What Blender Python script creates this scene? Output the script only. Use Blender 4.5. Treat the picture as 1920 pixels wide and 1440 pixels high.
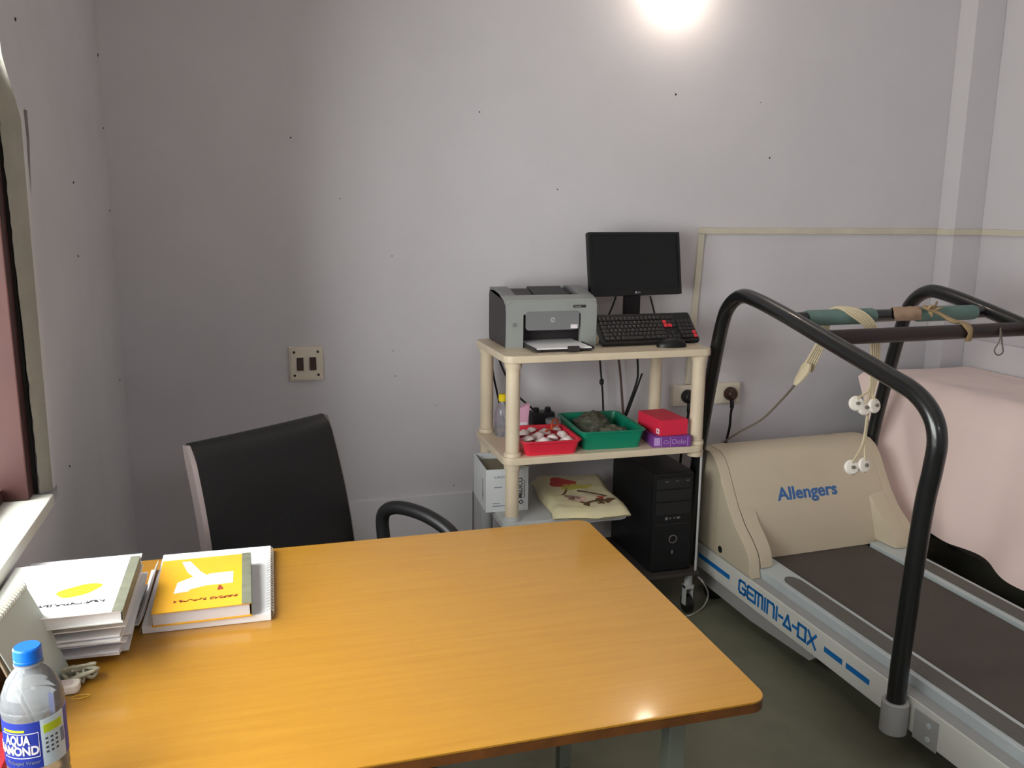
import bpy, bmesh, math, random
from mathutils import Vector, Matrix, noise

for o in list(bpy.data.objects):
    bpy.data.objects.remove(o)
SC = bpy.context.scene
COL = SC.collection
rnd = random.Random(7)

# ------------------------------------------------------------------ camera
FPX, YAW, PITCH, ROLL = 1640.0, math.radians(16.3), math.radians(11.2), math.radians(0.55)
CAM = Vector((0.0, 0.0, 1.5))
_f = Vector((math.sin(YAW) * math.cos(PITCH), math.cos(YAW) * math.cos(PITCH), -math.sin(PITCH)))
_r = Vector((math.cos(YAW), -math.sin(YAW), 0))
_u = _r.cross(_f)
_r, _u = _r * math.cos(ROLL) + _u * math.sin(ROLL), -_r * math.sin(ROLL) + _u * math.cos(ROLL)
cd = bpy.data.cameras.new('camera')
cd.sensor_width = 36.0
cd.lens = FPX / 1920 * 36.0
cd.clip_start = 0.02
cam = bpy.data.objects.new('camera', cd)
COL.objects.link(cam)
M = Matrix((_r, _u, -_f)).transposed().to_4x4()
M.translation = CAM
cam.matrix_world = M
SC.camera = cam


def ray(x, y):
    return _f + _r * ((x - 960) / FPX) - _u * ((y - 720) / FPX)


def P(x, y, axis, val):
    """photo pixel -> the point of the plane (axis = val) seen there"""
    d = ray(x, y)
    return CAM + d * ((val - CAM[axis]) / d[axis])


# ------------------------------------------------------------------ light and exposure
SC.view_settings.view_transform = 'Standard'
SC.view_settings.look = 'None'
SC.view_settings.gamma = 1.0
SC.view_settings.use_curve_mapping = False
SC.view_settings.exposure = 0.0
w = bpy.data.worlds.new('daylight')
SC.world = w
w.use_nodes = True
bg = w.node_tree.nodes['Background']
bg.inputs[0].default_value = (1.0, 0.985, 0.975, 1)
bg.inputs[1].default_value = 14.0
# the window of the left wall: sampling portal for the sky outside
WIN_Y0, WIN_Y1, WIN_Z0, WIN_Z1 = 0.20, 2.09, 0.872, 1.86
XL, XR, YB, YF, ZC = -0.465, 3.10, 3.30, -1.3, 2.95
ld = bpy.data.lights.new('window_daylight_portal', 'AREA')
ld.shape = 'RECTANGLE'
ld.size = WIN_Y1 - WIN_Y0
ld.size_y = WIN_Z1 - WIN_Z0
ld.cycles.is_portal = True
lo = bpy.data.objects.new('window_daylight_portal', ld)
COL.objects.link(lo)
lo.location = (XL - 0.16, (WIN_Y0 + WIN_Y1) / 2, (WIN_Z0 + WIN_Z1) / 2)
lo.rotation_euler = Matrix(((0, 0, -1), (-1, 0, 0), (0, 1, 0))).to_euler()
# unseen window added behind the camera to brighten the far-left wall
VX0, VX1, VZ0, VZ1 = 0.2, 1.3, 2.1, 2.45
ld2 = bpy.data.lights.new('added_window_portal', 'AREA')
ld2.shape = 'RECTANGLE'
ld2.size = VX1 - VX0
ld2.size_y = VZ1 - VZ0
ld2.cycles.is_portal = True
lo2 = bpy.data.objects.new('added_window_portal', ld2)
COL.objects.link(lo2)
lo2.location = ((VX0 + VX1) / 2, YF - 0.16, (VZ0 + VZ1) / 2)
lo2.rotation_euler = (math.pi / 2, 0, math.pi)


# ------------------------------------------------------------------ materials
def lin(c):
    r = []
    for v in c[:3]:
        v = v / 255.0
        r.append(v / 12.92 if v <= 0.04045 else ((v + 0.055) / 1.055) ** 2.4)
    return tuple(r) + (1.0,)


MATS = {}


def mat(name, col, rough=0.5, metal=0.0, spec=0.5, coat=0.0, var=0.0, vscale=8.0, bump=0.0, bscale=60.0,
        trans=0.0, alpha=1.0, emit=None, estr=0.0, sheen=0.0, col2=None, stretch=None, ior=1.45, sss=0.0):
    if name in MATS:
        return MATS[name]
    m = bpy.data.materials.new(name)
    m.use_nodes = True
    nt = m.node_tree
    b = nt.nodes['Principled BSDF']
    c = lin(col)
    b.inputs['Base Color'].default_value = c
    b.inputs['Roughness'].default_value = rough
    b.inputs['Metallic'].default_value = metal
    b.inputs['Specular IOR Level'].default_value = spec
    b.inputs['Coat Weight'].default_value = coat
    b.inputs['Transmission Weight'].default_value = trans
    b.inputs['Alpha'].default_value = alpha
    b.inputs['IOR'].default_value = ior
    b.inputs['Sheen Weight'].default_value = sheen
    if emit:
        b.inputs['Emission Color'].default_value = lin(emit)
        b.inputs['Emission Strength'].default_value = estr
    if var or bump:
        tc = nt.nodes.new('ShaderNodeTexCoord')
        mp = nt.nodes.new('ShaderNodeMapping')
        nt.links.new(tc.outputs['Object'], mp.inputs['Vector'])
        if stretch:
            mp.inputs['Scale'].default_value = stretch
    if var:
        n = nt.nodes.new('ShaderNodeTexNoise')
        n.inputs['Scale'].default_value = vscale
        n.inputs['Detail'].default_value = 6
        n.inputs['Roughness'].default_value = 0.6
        nt.links.new(mp.outputs[0], n.inputs['Vector'])
        rp = nt.nodes.new('ShaderNodeMapRange')
        rp.inputs['From Min'].default_value = 0.3
        rp.inputs['From Max'].default_value = 0.7
        nt.links.new(n.outputs['Fac'], rp.inputs['Value'])
        mx = nt.nodes.new('ShaderNodeMix')
        mx.data_type = 'RGBA'
        c2 = lin(col2) if col2 else tuple(v * (1 - var) for v in c[:3]) + (1,)
        mx.inputs['A'].default_value = c
        mx.inputs['B'].default_value = c2
        nt.links.new(rp.outputs[0], mx.inputs['Factor'])
        nt.links.new(mx.outputs['Result'], b.inputs['Base Color'])
    if bump:
        n = nt.nodes.new('ShaderNodeTexNoise')
        n.inputs['Scale'].default_value = bscale
        n.inputs['Detail'].default_value = 4
        nt.links.new(mp.outputs[0], n.inputs['Vector'])
        bp = nt.nodes.new('ShaderNodeBump')
        bp.inputs['Strength'].default_value = bump
        bp.inputs['Distance'].default_value = 0.01
        nt.links.new(n.outputs['Fac'], bp.inputs['Height'])
        nt.links.new(bp.outputs[0], b.inputs['Normal'])
    MATS[name] = m
    return m


def glass(name, tint, rough=0.02, refl=0.12, mixcol=None, body=0.0):
    """thin clear plastic / pane: mostly see-through, a little gloss, a little milky body"""
    m = bpy.data.materials.new(name)
    m.use_nodes = True
    nt = m.node_tree
    nt.nodes.clear()
    out = nt.nodes.new('ShaderNodeOutputMaterial')
    tr = nt.nodes.new('ShaderNodeBsdfTransparent')
    tr.inputs[0].default_value = lin(tint)
    gl = nt.nodes.new('ShaderNodeBsdfGlossy')
    gl.inputs['Roughness'].default_value = rough
    df = nt.nodes.new('ShaderNodeBsdfDiffuse')
    df.inputs[0].default_value = lin(mixcol or (230, 235, 240))
    fr = nt.nodes.new('ShaderNodeLayerWeight')
    fr.inputs['Blend'].default_value = refl
    m1 = nt.nodes.new('ShaderNodeMixShader')
    m1.inputs[0].default_value = body
    nt.links.new(tr.outputs[0], m1.inputs[1])
    nt.links.new(df.outputs[0], m1.inputs[2])
    m2 = nt.nodes.new('ShaderNodeMixShader')
    nt.links.new(fr.outputs['Fresnel'], m2.inputs[0])
    nt.links.new(m1.outputs[0], m2.inputs[1])
    nt.links.new(gl.outputs[0], m2.inputs[2])
    nt.links.new(m2.outputs[0], out.inputs[0])
    MATS[name] = m
    return m


# ------------------------------------------------------------------ mesh helpers
class B:
    def __init__(s):
        s.v = []
        s.f = []

    def add(s, vs, fs, mx=None):
        n = len(s.v)
        s.v += [tuple(mx @ Vector(v)) if mx else tuple(v) for v in vs]
        s.f += [tuple(i + n for i in f) for f in fs]
        return s

    def bm(s, bm, mx=None):
        bm.verts.index_update()
        s.add([v.co.copy() for v in bm.verts], [[v.index for v in f.verts] for f in bm.faces], mx)
        bm.free()
        return s

    def box(s, lo, hi, bev=0.0, seg=2, mx=None):
        x0, y0, z0 = lo
        x1, y1, z1 = hi
        vs = [(x0, y0, z0), (x1, y0, z0), (x1, y1, z0), (x0, y1, z0), (x0, y0, z1), (x1, y0, z1), (x1, y1, z1), (x0, y1, z1)]
        fs = [(0, 3, 2, 1), (4, 5, 6, 7), (0, 1, 5, 4), (1, 2, 6, 5), (2, 3, 7, 6), (3, 0, 4, 7)]
        if not bev:
            return s.add(vs, fs, mx)
        bm = bmesh.new()
        vv = [bm.verts.new(v) for v in vs]
        for f in fs:
            bm.faces.new([vv[i] for i in f])
        bmesh.ops.bevel(bm, geom=bm.edges[:], offset=bev, segments=seg, affect='EDGES', profile=0.5)
        return s.bm(bm, mx)

    def tube(s, pts, r, n=10, cap=True, flat=1.0, closed=False):
        pts = [Vector(p) for p in pts]
        m = len(pts)
        rs = r if isinstance(r, (list, tuple)) else [r] * m
        T = []
        for i in range(m):
            a = pts[(i - 1) % m] if (closed or i > 0) else pts[i]
            b = pts[(i + 1) % m] if (closed or i < m - 1) else pts[i]
            t = (b - a)
            T.append(t.normalized() if t.length > 1e-9 else Vector((0, 0, 1)))
        nrm = T[0].orthogonal().normalized()
        if abs(T[0].z) < 0.95:
            nrm = (Vector((0, 0, 1)) - T[0] * T[0].z).normalized()
        vs = []
        for i in range(m):
            nrm = (nrm - T[i] * nrm.dot(T[i]))
            nrm = nrm.normalized() if nrm.length > 1e-6 else T[i].orthogonal().normalized()
            bn = T[i].cross(nrm)
            for k in range(n):
                a = 2 * math.pi * k / n
                vs.append(pts[i] + nrm * (math.cos(a) * rs[i] * flat) + bn * (math.sin(a) * rs[i]))
        fs = []
        for i in range(m if closed else m - 1):
            j = (i + 1) % m
            for k in range(n):
                k2 = (k + 1) % n
                fs.append((i * n + k, j * n + k, j * n + k2, i * n + k2))
        if cap and not closed:
            fs.append(tuple(range(n)))
            fs.append(tuple(range((m - 1) * n, m * n))[::-1])
        return s.add(vs, fs)

    def lathe(s, prof, n=24, mx=None, cap=True):
        vs = []
        for r, z in prof:
            for k in range(n):
                a = 2 * math.pi * k / n
                vs.append((r * math.cos(a), r * math.sin(a), z))
        fs = []
        m = len(prof)
        for i in range(m - 1):
            for k in range(n):
                k2 = (k + 1) % n
                fs.append((i * n + k, i * n + k2, (i + 1) * n + k2, (i + 1) * n + k))
        if cap:
            fs.append(tuple(range(n))[::-1])
            fs.append(tuple(range((m - 1) * n, m * n)))
        return s.add(vs, fs, mx)

    def prism(s, poly, h0, h1, axis=2, bev=0.0, mx=None):
        """poly of 2-D points extruded along axis (0: (y,z), 1: (x,z), 2: (x,y))"""
        def mk(p, h):
            return {0: (h, p[0], p[1]), 1: (p[0], h, p[1]), 2: (p[0], p[1], h)}[axis]
        n = len(poly)
        vs = [mk(p, h0) for p in poly] + [mk(p, h1) for p in poly]
        fs = [tuple(range(n))[::-1], tuple(range(n, 2 * n))]
        fs += [(i, (i + 1) % n, n + (i + 1) % n, n + i) for i in range(n)]
        bm = bmesh.new()
        vv = [bm.verts.new(v) for v in vs]
        for f in fs:
            bm.faces.new([vv[i] for i in f])
        bmesh.ops.recalc_face_normals(bm, faces=bm.faces[:])
        if bev:
            caps = [e for e in bm.edges if len({bm_f for bm_f in e.link_faces if len(bm_f.verts) == n}) == 1] if n != 4 else bm.edges[:]
            bmesh.ops.bevel(bm, geom=caps, offset=bev, segments=2, affect='EDGES', profile=0.5)
        return s.bm(bm, mx)

    def grid(s, fn, nu, nv, thick=0.0):
        """fn(u,v)->point ; optional thickness along -normal"""
        vs = [Vector(fn(i / nu, j / nv)) for j in range(nv + 1) for i in range(nu + 1)]
        W = nu + 1
        fs = [(j * W + i, j * W + i + 1, (j + 1) * W + i + 1, (j + 1) * W + i) for j in range(nv) for i in range(nu)]
        if thick:
            bm = bmesh.new()
            vv = [bm.verts.new(v) for v in vs]
            for f in fs:
                bm.faces.new([vv[i] for i in f])
            bm.normal_update()
            bmesh.ops.solidify(bm, geom=bm.faces[:], thickness=thick)
            bmesh.ops.recalc_face_normals(bm, faces=bm.faces[:])
            return s.bm(bm)
        return s.add(vs, fs)

    def cyl(s, a, b, r, n=16, r2=None):
        return s.tube([a, b], [r, r if r2 is None else r2], n)


def cr(pts, k=6, closed=False):
    """Catmull-Rom through pts"""
    pts = [Vector(p) for p in pts]
    n = len(pts)
    out = []
    rng = range(n) if closed else range(n - 1)
    for i in rng:
        p1, p2 = pts[i], pts[(i + 1) % n]
        p0 = pts[(i - 1) % n] if (closed or i > 0) else p1 * 2 - p2
        p3 = pts[(i + 2) % n] if (closed or i < n - 2) else p2 * 2 - p1
        for j in range(k):
            t = j / k
            out.append(0.5 * ((2 * p1) + (p2 - p0) * t + (2 * p0 - 5 * p1 + 4 * p2 - p3) * t * t + (3 * p1 - p0 - 3 * p2 + p3) * t ** 3))
    if not closed:
        out.append(pts[-1])
    return out


def rrect(x0, y0, x1, y1, r, k=4):
    pts = []
    for cx, cy, a0 in ((x1 - r, y1 - r, 0), (x0 + r, y1 - r, 90), (x0 + r, y0 + r, 180), (x1 - r, y0 + r, 270)):
        for j in range(k + 1):
            a = math.radians(a0 + 90 * j / k)
            pts.append((cx + r * math.cos(a), cy + r * math.sin(a)))
    return pts


def link(name, me, m, parent=None, ang=35):
    o = bpy.data.objects.new(name, me)
    COL.objects.link(o)
    if m is not None:
        me.materials.append(MATS[m] if isinstance(m, str) else m)
    if parent:
        o.parent = parent
    for p in me.polygons:
        p.use_smooth = True
    me.set_sharp_from_angle(angle=math.radians(ang))
    wn = o.modifiers.new('weighted_normals', 'WEIGHTED_NORMAL')
    wn.keep_sharp = True
    return o


def obj(name, b, m, parent=None, ang=35, loc=None, rotz=None):
    me = bpy.data.meshes.new(name)
    me.from_pydata(b.v, [], b.f)
    me.update()
    o = link(name, me, m, parent, ang)
    if loc:
        o.location = loc
    if rotz:
        o.rotation_euler = (0, 0, rotz)
    return o


def thing(name, label, cat, loc=(0, 0, 0), rotz=0.0, group=None):
    o = bpy.data.objects.new(name, None)
    COL.objects.link(o)
    o.empty_display_size = 0.05
    o.location = loc
    o.rotation_euler = (0, 0, rotz)
    return tag(o, label, cat, group)


def tag(o, label, cat, group=None):
    o['label'] = label
    o['category'] = cat
    if group:
        o['group'] = group
    return o


def struct(o):
    o['kind'] = 'structure'
    return o


def centre(o):
    """move a single-mesh thing's origin to the base of its mesh"""
    me = o.data
    xs = [v.co for v in me.vertices]
    c = Vector(((min(v.x for v in xs) + max(v.x for v in xs)) / 2, (min(v.y for v in xs) + max(v.y for v in xs)) / 2, min(v.z for v in xs)))
    me.transform(Matrix.Translation(-c))
    o.location = o.location + c
    return o


def text(name, s, size, m, parent, origin, xdir, ydir, depth=0.0006, shear=0.0, bold=0.0, align='LEFT', sx=1.0):
    cu = bpy.data.curves.new('lettering', 'FONT')
    cu.body = s
    cu.size = size
    cu.extrude = depth
    cu.shear = shear
    cu.offset = bold
    cu.align_x = align
    cu.resolution_u = 3
    tmp = bpy.data.objects.new('tmp', cu)
    COL.objects.link(tmp)
    bpy.context.view_layer.update()
    me = bpy.data.meshes.new_from_object(tmp.evaluated_get(bpy.context.evaluated_depsgraph_get()))
    bpy.data.objects.remove(tmp)
    bpy.data.curves.remove(cu)
    xd = Vector(xdir).normalized()
    yd = Vector(ydir)
    yd = (yd - xd * yd.dot(xd)).normalized()
    zd = xd.cross(yd)
    mx = Matrix((xd * sx, yd, zd)).transposed().to_4x4()
    mx.translation = Vector(origin)
    me.transform(mx)
    me.materials.clear()
    o = link(name, me, m, parent)
    for p_ in me.polygons:
        p_.use_smooth = False
    return o


def strokes(b, polys, wd, origin, xdir, ydir, lift=0.0008):
    """flat stroke lettering: polylines drawn as mitre-less ribbons with a little depth"""
    o = Vector(origin)
    xd, yd = Vector(xdir), Vector(ydir)
    nz = xd.cross(yd).normalized() * lift
    for pl in polys:
        for (x0, y0), (x1, y1) in zip(pl[:-1], pl[1:]):
            d = Vector((x1 - x0, y1 - y0))
            L = d.length
            if L < 1e-6:
                continue
            d /= L
            e = d * (wd * 0.5)
            n = Vector((-d.y, d.x)) * (wd * 0.5)
            c = [Vector((x0, y0)) - e - n, Vector((x1, y1)) + e - n, Vector((x1, y1)) + e + n, Vector((x0, y0)) - e + n]
            vs = [o + xd * q.x + yd * q.y for q in c] + [o + xd * q.x + yd * q.y + nz for q in c]
            b.add(vs, [(4, 5, 6, 7), (0, 1, 5, 4), (1, 2, 6, 5), (2, 3, 7, 6), (3, 0, 4, 7)])
    return b


# ------------------------------------------------------------------ palette
mat('wall_paint', (211, 206, 210), 0.75, spec=0.3, var=0.06, vscale=2.2, bump=0.06, bscale=35)
mat('wall_paint_side', (212, 209, 213), 0.75, spec=0.3, var=0.10, vscale=3.0, bump=0.12, bscale=18)
mat('ceiling_paint', (225, 222, 218), 0.8)
mat('speck', (52, 46, 44), 0.9)
mat('crack_dark', (128, 124, 122), 0.9)
mat('plaster', (164, 160, 150), 0.9, var=0.15, vscale=12, bump=0.3, bscale=30)
mat('gap_black', (20, 17, 15), 0.9)
mat('brown_frame', (68, 36, 33), 0.45, var=0.15, vscale=6)
mat('sill_stone', (232, 230, 220), 0.5, var=0.08, vscale=10)
mat('floor_concrete', (128, 126, 106), 0.4, spec=0.4, var=0.35, vscale=3.5, bump=0.05, bscale=40)
mat('trim_paint', (214, 210, 214), 0.6)
mat('conduit_plastic', (212, 203, 184), 0.5, var=0.12, vscale=9)
mat('ivory_plastic', (228, 216, 198), 0.45, var=0.1, vscale=20)
mat('switch_brown', (58, 34, 22), 0.35)
mat('rack_plastic', (222, 204, 178), 0.42, var=0.12, vscale=9)
mat('rack_grey', (184, 184, 184), 0.5)
mat('black_plastic', (24, 23, 24), 0.4, spec=0.4)
mat('black_matte', (30, 29, 30), 0.6)
mat('key_black', (44, 40, 40), 0.55)
mat('key_mark', (120, 112, 110), 0.6)
mat('key_red', (208, 52, 62), 0.5)
mat('screen', (18, 20, 20), 0.25, spec=0.35)
mat('logo_grey', (170, 170, 172), 0.4)
mat('printer_silver', (156, 159, 156), 0.38, metal=0.15, var=0.05)
mat('printer_dark', (52, 46, 48), 0.5)
mat('printer_mid', (122, 122, 124), 0.45)
mat('white_paper', (240, 238, 240), 0.7, var=0.03, vscale=20)
mat('grey_paper', (214, 210, 216), 0.75)
mat('cable_black', (22, 19, 20), 0.5)
mat('cable_brown', (92, 70, 64), 0.5)
mat('cable_white', (190, 186, 178), 0.5)
mat('tray_red', (222, 44, 66), 0.35)
mat('tray_green', (16, 128, 98), 0.35)
mat('pad_white', (236, 226, 222), 0.6, var=0.15, vscale=30, col2=(214, 186, 186))
mat('wire_orange', (214, 92, 56), 0.5)
mat('glove_grey', (104, 102, 88), 0.55, var=0.5, vscale=26, col2=(58, 60, 46), bump=0.5, bscale=60)
mat('box_red', (222, 42, 72), 0.5)
mat('box_purple', (120, 62, 142), 0.5)
mat('print_white', (236, 226, 232), 0.6)
mat('print_lilac', (186, 150, 206), 0.6)
mat('carton_white', (222, 224, 226), 0.6, var=0.05, vscale=15)
mat('carton_top_shade', (150, 140, 122), 0.8)
mat('print_black', (40, 44, 50), 0.6)
mat('print_blue_grey', (120, 128, 150), 0.6)
mat('bag_cream', (216, 204, 160), 0.5, var=0.15, vscale=7, col2=(206, 196, 170), bump=0.2, bscale=20)
mat('bag_print_brown', (96, 66, 44), 0.6)
mat('bag_print_red', (190, 66, 60), 0.6)
mat('bag_print_pink', (214, 176, 160), 0.6)
mat('bag_print_green', (196, 186, 92), 0.6)
mat('bag_grey', (170, 164, 172), 0.5)
mat('hood_cream', (206, 191, 167), 0.42, var=0.05, vscale=4)
mat('rail_white', (224, 222, 214), 0.4, var=0.06, vscale=8)
mat('rail_alu', (200, 208, 210), 0.38, metal=0.2, var=0.08, vscale=10)
mat('rail_grey', (166, 164, 162), 0.5)
mat('rubber_strip', (104, 100, 94), 0.75, bump=0.3, bscale=300)
mat('belt', (84, 76, 70), 0.7, var=0.18, vscale=5, bump=0.15, bscale=400)
mat('treadmill_blue', (20, 112, 186), 0.45)
mat('brand_blue', (58, 104, 164), 0.5)
mat('tube_black', (20, 20, 21), 0.3, spec=0.6, coat=0.3)
mat('tube_brown', (46, 32, 32), 0.4)
mat('grip_teal', (112, 138, 132), 0.7, var=0.2, vscale=30)
mat('cloth_tan', (176, 150, 112), 0.85, var=0.3, vscale=25)
mat('cloth_brown', (184, 152, 128), 0.85, var=0.3, vscale=20)
mat('lead_beige', (200, 184, 154), 0.55)
mat('lead_grey', (120, 110, 100), 0.55)
mat('clip_white', (244, 234, 224), 0.4)
mat('sheet_pink', (236, 211, 205), 0.8, sheen=0.2, bump=0.12, bscale=25)
mat('mattress', (70, 52, 46), 0.6)
mat('couch_metal', (60, 54, 52), 0.5)
mat('leather', (18, 17, 18), 0.42, spec=0.45, bump=0.12, bscale=120)
mat('chrome_trim', (156, 142, 140), 0.28, metal=0.75)
mat('table_edge', (112, 66, 26), 0.5, var=0.4, vscale=30)
mat('table_metal', (112, 116, 104), 0.45, metal=0.1)
mat('bottle_blue', (16, 104, 206), 0.35)
mat('label_blue', (44, 58, 158), 0.5)
mat('label_green', (190, 206, 40), 0.5)
mat('label_pale', (206, 220, 230), 0.5)
mat('bottle_yellow', (236, 208, 24), 0.4)
mat('book_yellow', (232, 174, 32), 0.5, var=0.10, vscale=9, col2=(234, 166, 52))
mat('book_white', (244, 244, 240), 0.5)
mat('book_spine', (124, 124, 106), 0.6, var=0.3, vscale=40)
mat('print_yellow', (250, 226, 30), 0.5)
mat('print_dark', (70, 60, 66), 0.6)
mat('print_maroon', (150, 62, 40), 0.6)
mat('calendar_board', (196, 178, 152), 0.7)
mat('calendar_page', (200, 208, 202), 0.7)
mat('cord_grey', (186, 180, 158), 0.6, var=0.4, vscale=60)
mat('rubber_band', (196, 150, 40), 0.5)
mat('folder_red', (206, 40, 60), 0.5)
mat('packet_pink', (226, 170, 196), 0.5)
mat('jar_blue', (70, 104, 130), 0.4)
mat('lamp_body', (235, 232, 225), 0.5)
mat('lamp_glow', (255, 250, 240), 0.5, emit=(255, 240, 220), estr=62.0)
glass('window_glass', (250, 253, 252), 0.0, 0.1)
glass('clear_pet', (246, 248, 250), 0.08, 0.25, (236, 240, 246), 0.22)
glass('clear_film', (235, 235, 238), 0.12, 0.3, (214, 210, 218), 0.25)
glass('water', (244, 246, 246), 0.0, 0.06)


def wood_laminate():
    m = bpy.data.materials.new('table_laminate')
    m.use_nodes = True
    nt = m.node_tree
    b = nt.nodes['Principled BSDF']
    tc = nt.nodes.new('ShaderNodeTexCoord')
    mp = nt.nodes.new('ShaderNodeMapping')
    mp.inputs['Scale'].default_value = (1.6, 26.0, 1.0)
    nt.links.new(tc.outputs['Object'], mp.inputs['Vector'])
    n = nt.nodes.new('ShaderNodeTexNoise')
    n.inputs['Scale'].default_value = 2.6
    n.inputs['Detail'].default_value = 8
    n.inputs['Roughness'].default_value = 0.62
    n.inputs['Distortion'].default_value = 0.4
    nt.links.new(mp.outputs[0], n.inputs['Vector'])
    cr_ = nt.nodes.new('ShaderNodeValToRGB')
    e = cr_.color_ramp.elements
    e[0].position = 0.32
    e[0].color = lin((166, 115, 33))
    e[1].position = 0.68
    e[1].color = lin((175, 125, 40))
    nt.links.new(n.outputs['Fac'], cr_.inputs[0])
    # pale wear scratches
    mp2 = nt.nodes.new('ShaderNodeMapping')
    mp2.inputs['Scale'].default_value = (9, 14, 1)
    nt.links.new(tc.outputs['Object'], mp2.inputs['Vector'])
    n2 = nt.nodes.new('ShaderNodeTexNoise')
    n2.inputs['Scale'].default_value = 2.2
    n2.inputs['Detail'].default_value = 9
    n2.inputs['Roughness'].default_value = 0.8
    nt.links.new(mp2.outputs[0], n2.inputs['Vector'])
    mr = nt.nodes.new('ShaderNodeMapRange')
    mr.inputs['From Min'].default_value = 0.66
    mr.inputs['From Max'].default_value = 0.76
    mr.inputs['To Max'].default_value = 0.55
    nt.links.new(n2.outputs['Fac'], mr.inputs['Value'])
    mx = nt.nodes.new('ShaderNodeMix')
    mx.data_type = 'RGBA'
    mx.inputs['B'].default_value = lin((222, 186, 112))
    nt.links.new(mr.outputs[0], mx.inputs['Factor'])
    nt.links.new(cr_.outputs[0], mx.inputs['A'])
    nt.links.new(mx.outputs['Result'], b.inputs['Base Color'])
    b.inputs['Roughness'].default_value = 0.36
    b.inputs['Specular IOR Level'].default_value = 0.4
    b.inputs['Coat Weight'].default_value = 0.6
    b.inputs['Coat Roughness'].default_value = 0.10
    bp = nt.nodes.new('ShaderNodeBump')
    bp.inputs['Strength'].default_value = 0.05
    bp.inputs['Distance'].default_value = 0.004
    nt.links.new(n2.outputs['Fac'], bp.inputs['Height'])
    nt.links.new(bp.outputs[0], b.inputs['Normal'])
    MATS['table_laminate'] = m


wood_laminate()

# ================================================================== THE ROOM
T = 0.16
struct(obj('floor', B().box((XL - T, YF - T, -0.1), (XR + T, YB + T, 0)), 'floor_concrete'))
struct(obj('ceiling', B().box((XL - T, YF - T, ZC), (XR + T, YB + T, ZC + 0.1)), 'ceiling_paint'))
wall_back = struct(obj('wall_back', B().box((XL - T, YB, 0), (XR + T, YB + T, ZC)), 'wall_paint'))
wl = B()
wl.box((XL - T, YF, 0), (XL, WIN_Y0, ZC)).box((XL - T, WIN_Y1 + 0.07, 0), (XL, YB, ZC)).box((XL - T, WIN_Y1, 0), (XL, WIN_Y1 + 0.07, WIN_Z0 - 0.03)).box((XL - T, WIN_Y1, WIN_Z1), (XL, WIN_Y1 + 0.07, ZC)).box((XL - T, WIN_Y1, WIN_Z0 - 0.03), (XL - 0.055, WIN_Y1 + 0.07, WIN_Z1))
wl.box((XL - T, WIN_Y0, 0), (XL, WIN_Y1, WIN_Z0 - 0.03)).box((XL - T, WIN_Y0, WIN_Z1), (XL, WIN_Y1, ZC))
wall_left = struct(obj('wall_left', wl, 'wall_paint_side'))
wall_right = struct(obj('wall_right', B().box((XR, YF, 0), (XR + T, YB, ZC)), 'wall_paint'))
wf = B().box((XL - T, YF - T, 0), (VX0, YF, ZC)).box((VX1, YF - T, 0), (XR + T, YF, ZC)).box((VX0, YF - T, 0), (VX1, YF, VZ0)).box((VX0, YF - T, VZ1), (VX1, YF, ZC))
struct(obj('wall_front', wf, 'wall_paint'))
struct(obj('wall_corner', B().box((2.95, 3.2, 0), (XR, YB, ZC), 0.004), 'wall_paint'))
# low painted panel line on the back wall, ledge on the right wall
struct(obj('trim_1', B().box((-0.02, YB - 0.012, 0), (0.80, YB, 0.385), 0.002), 'trim_paint'))
struct(obj('trim_2', B().box((XR - 0.03, 0.4, 0), (XR, 3.2, 0.955), 0.006), 'trim_paint'))

# specks and nail marks on the walls
for px, py, r in ((1267, 177, .006), (545, 258, .004), (1443, 296, .005), (1045, 355, .004), (899, 210, .004), (1426, 192, .003),
                  (741, 705, .003), (737, 658, .003), (637, 372, .003), (851, 910, .003), (817, 760, .003), (735, 480, .003)):
    p = P(px, py, 1, YB)
    r *= 0.7
    obj('nail_mark', B().lathe([(r, 0), (r * 0.8, 0.002), (0.0005, 0.0028)], 8, Matrix.Translation(p) @ Matrix.Rotation(math.pi / 2, 4, 'X')), 'speck', wall_back)
for px, py, r in ((28, 36, .006), (183, 103, .008), (137, 342, .005), (146, 480, .004), (130, 874, .004), (193, 240, .004), (224, 712, .004), (205, 395, .004)):
    p = P(px, py, 0, XL)
    r *= 0.7
    obj('nail_mark', B().lathe([(r, 0), (r * 0.8, 0.002), (0.0005, 0.0028)], 8, Matrix.Translation(p) @ Matrix.Rotation(math.pi / 2, 4, 'Y')), 'speck', wall_left)
# plaster crack beside the window, a flat wedge of darker tone
cpts = [(46, 205), (52, 260), (55, 320), (58, 380), (62, 445)]
cb = B()
q = [P(x, y, 0, XL + 0.001) for x, y in cpts]
wds = [.022, .016, .009, .006, .002]
cb.add([v + Vector((0, -0.004, 0)) for v in q] + [v + Vector((0, d, 0)) for v, d in zip(q, wds)],
       [(i, i + 1, 6 + i, 5 + i) for i in range(4)])
obj('plaster_crack', cb, 'crack_dark', wall_left)
# rough plaster edge of the window reveal: outer line on the wall face, inner line at the frame
ro_ = [P(x, y, 0, XL) for x, y in ((98, 921), (79, 706), (55, 434), (37, 220), (20, 165), (4, 114))]
ri_ = [P(x, y, 1, WIN_Y1 - 0.012) for x, y in ((75, 921), (49, 675), (26, 470), (8, 300), (-6, 200))]


def at_z(ps, z):
    for a, b_ in zip(ps[:-1], ps[1:]):
        if z <= b_.z or b_ is ps[-1]:
            t = (z - a.z) / (b_.z - a.z)
            return a.lerp(b_, max(-0.2, min(1.4, t)))


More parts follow.
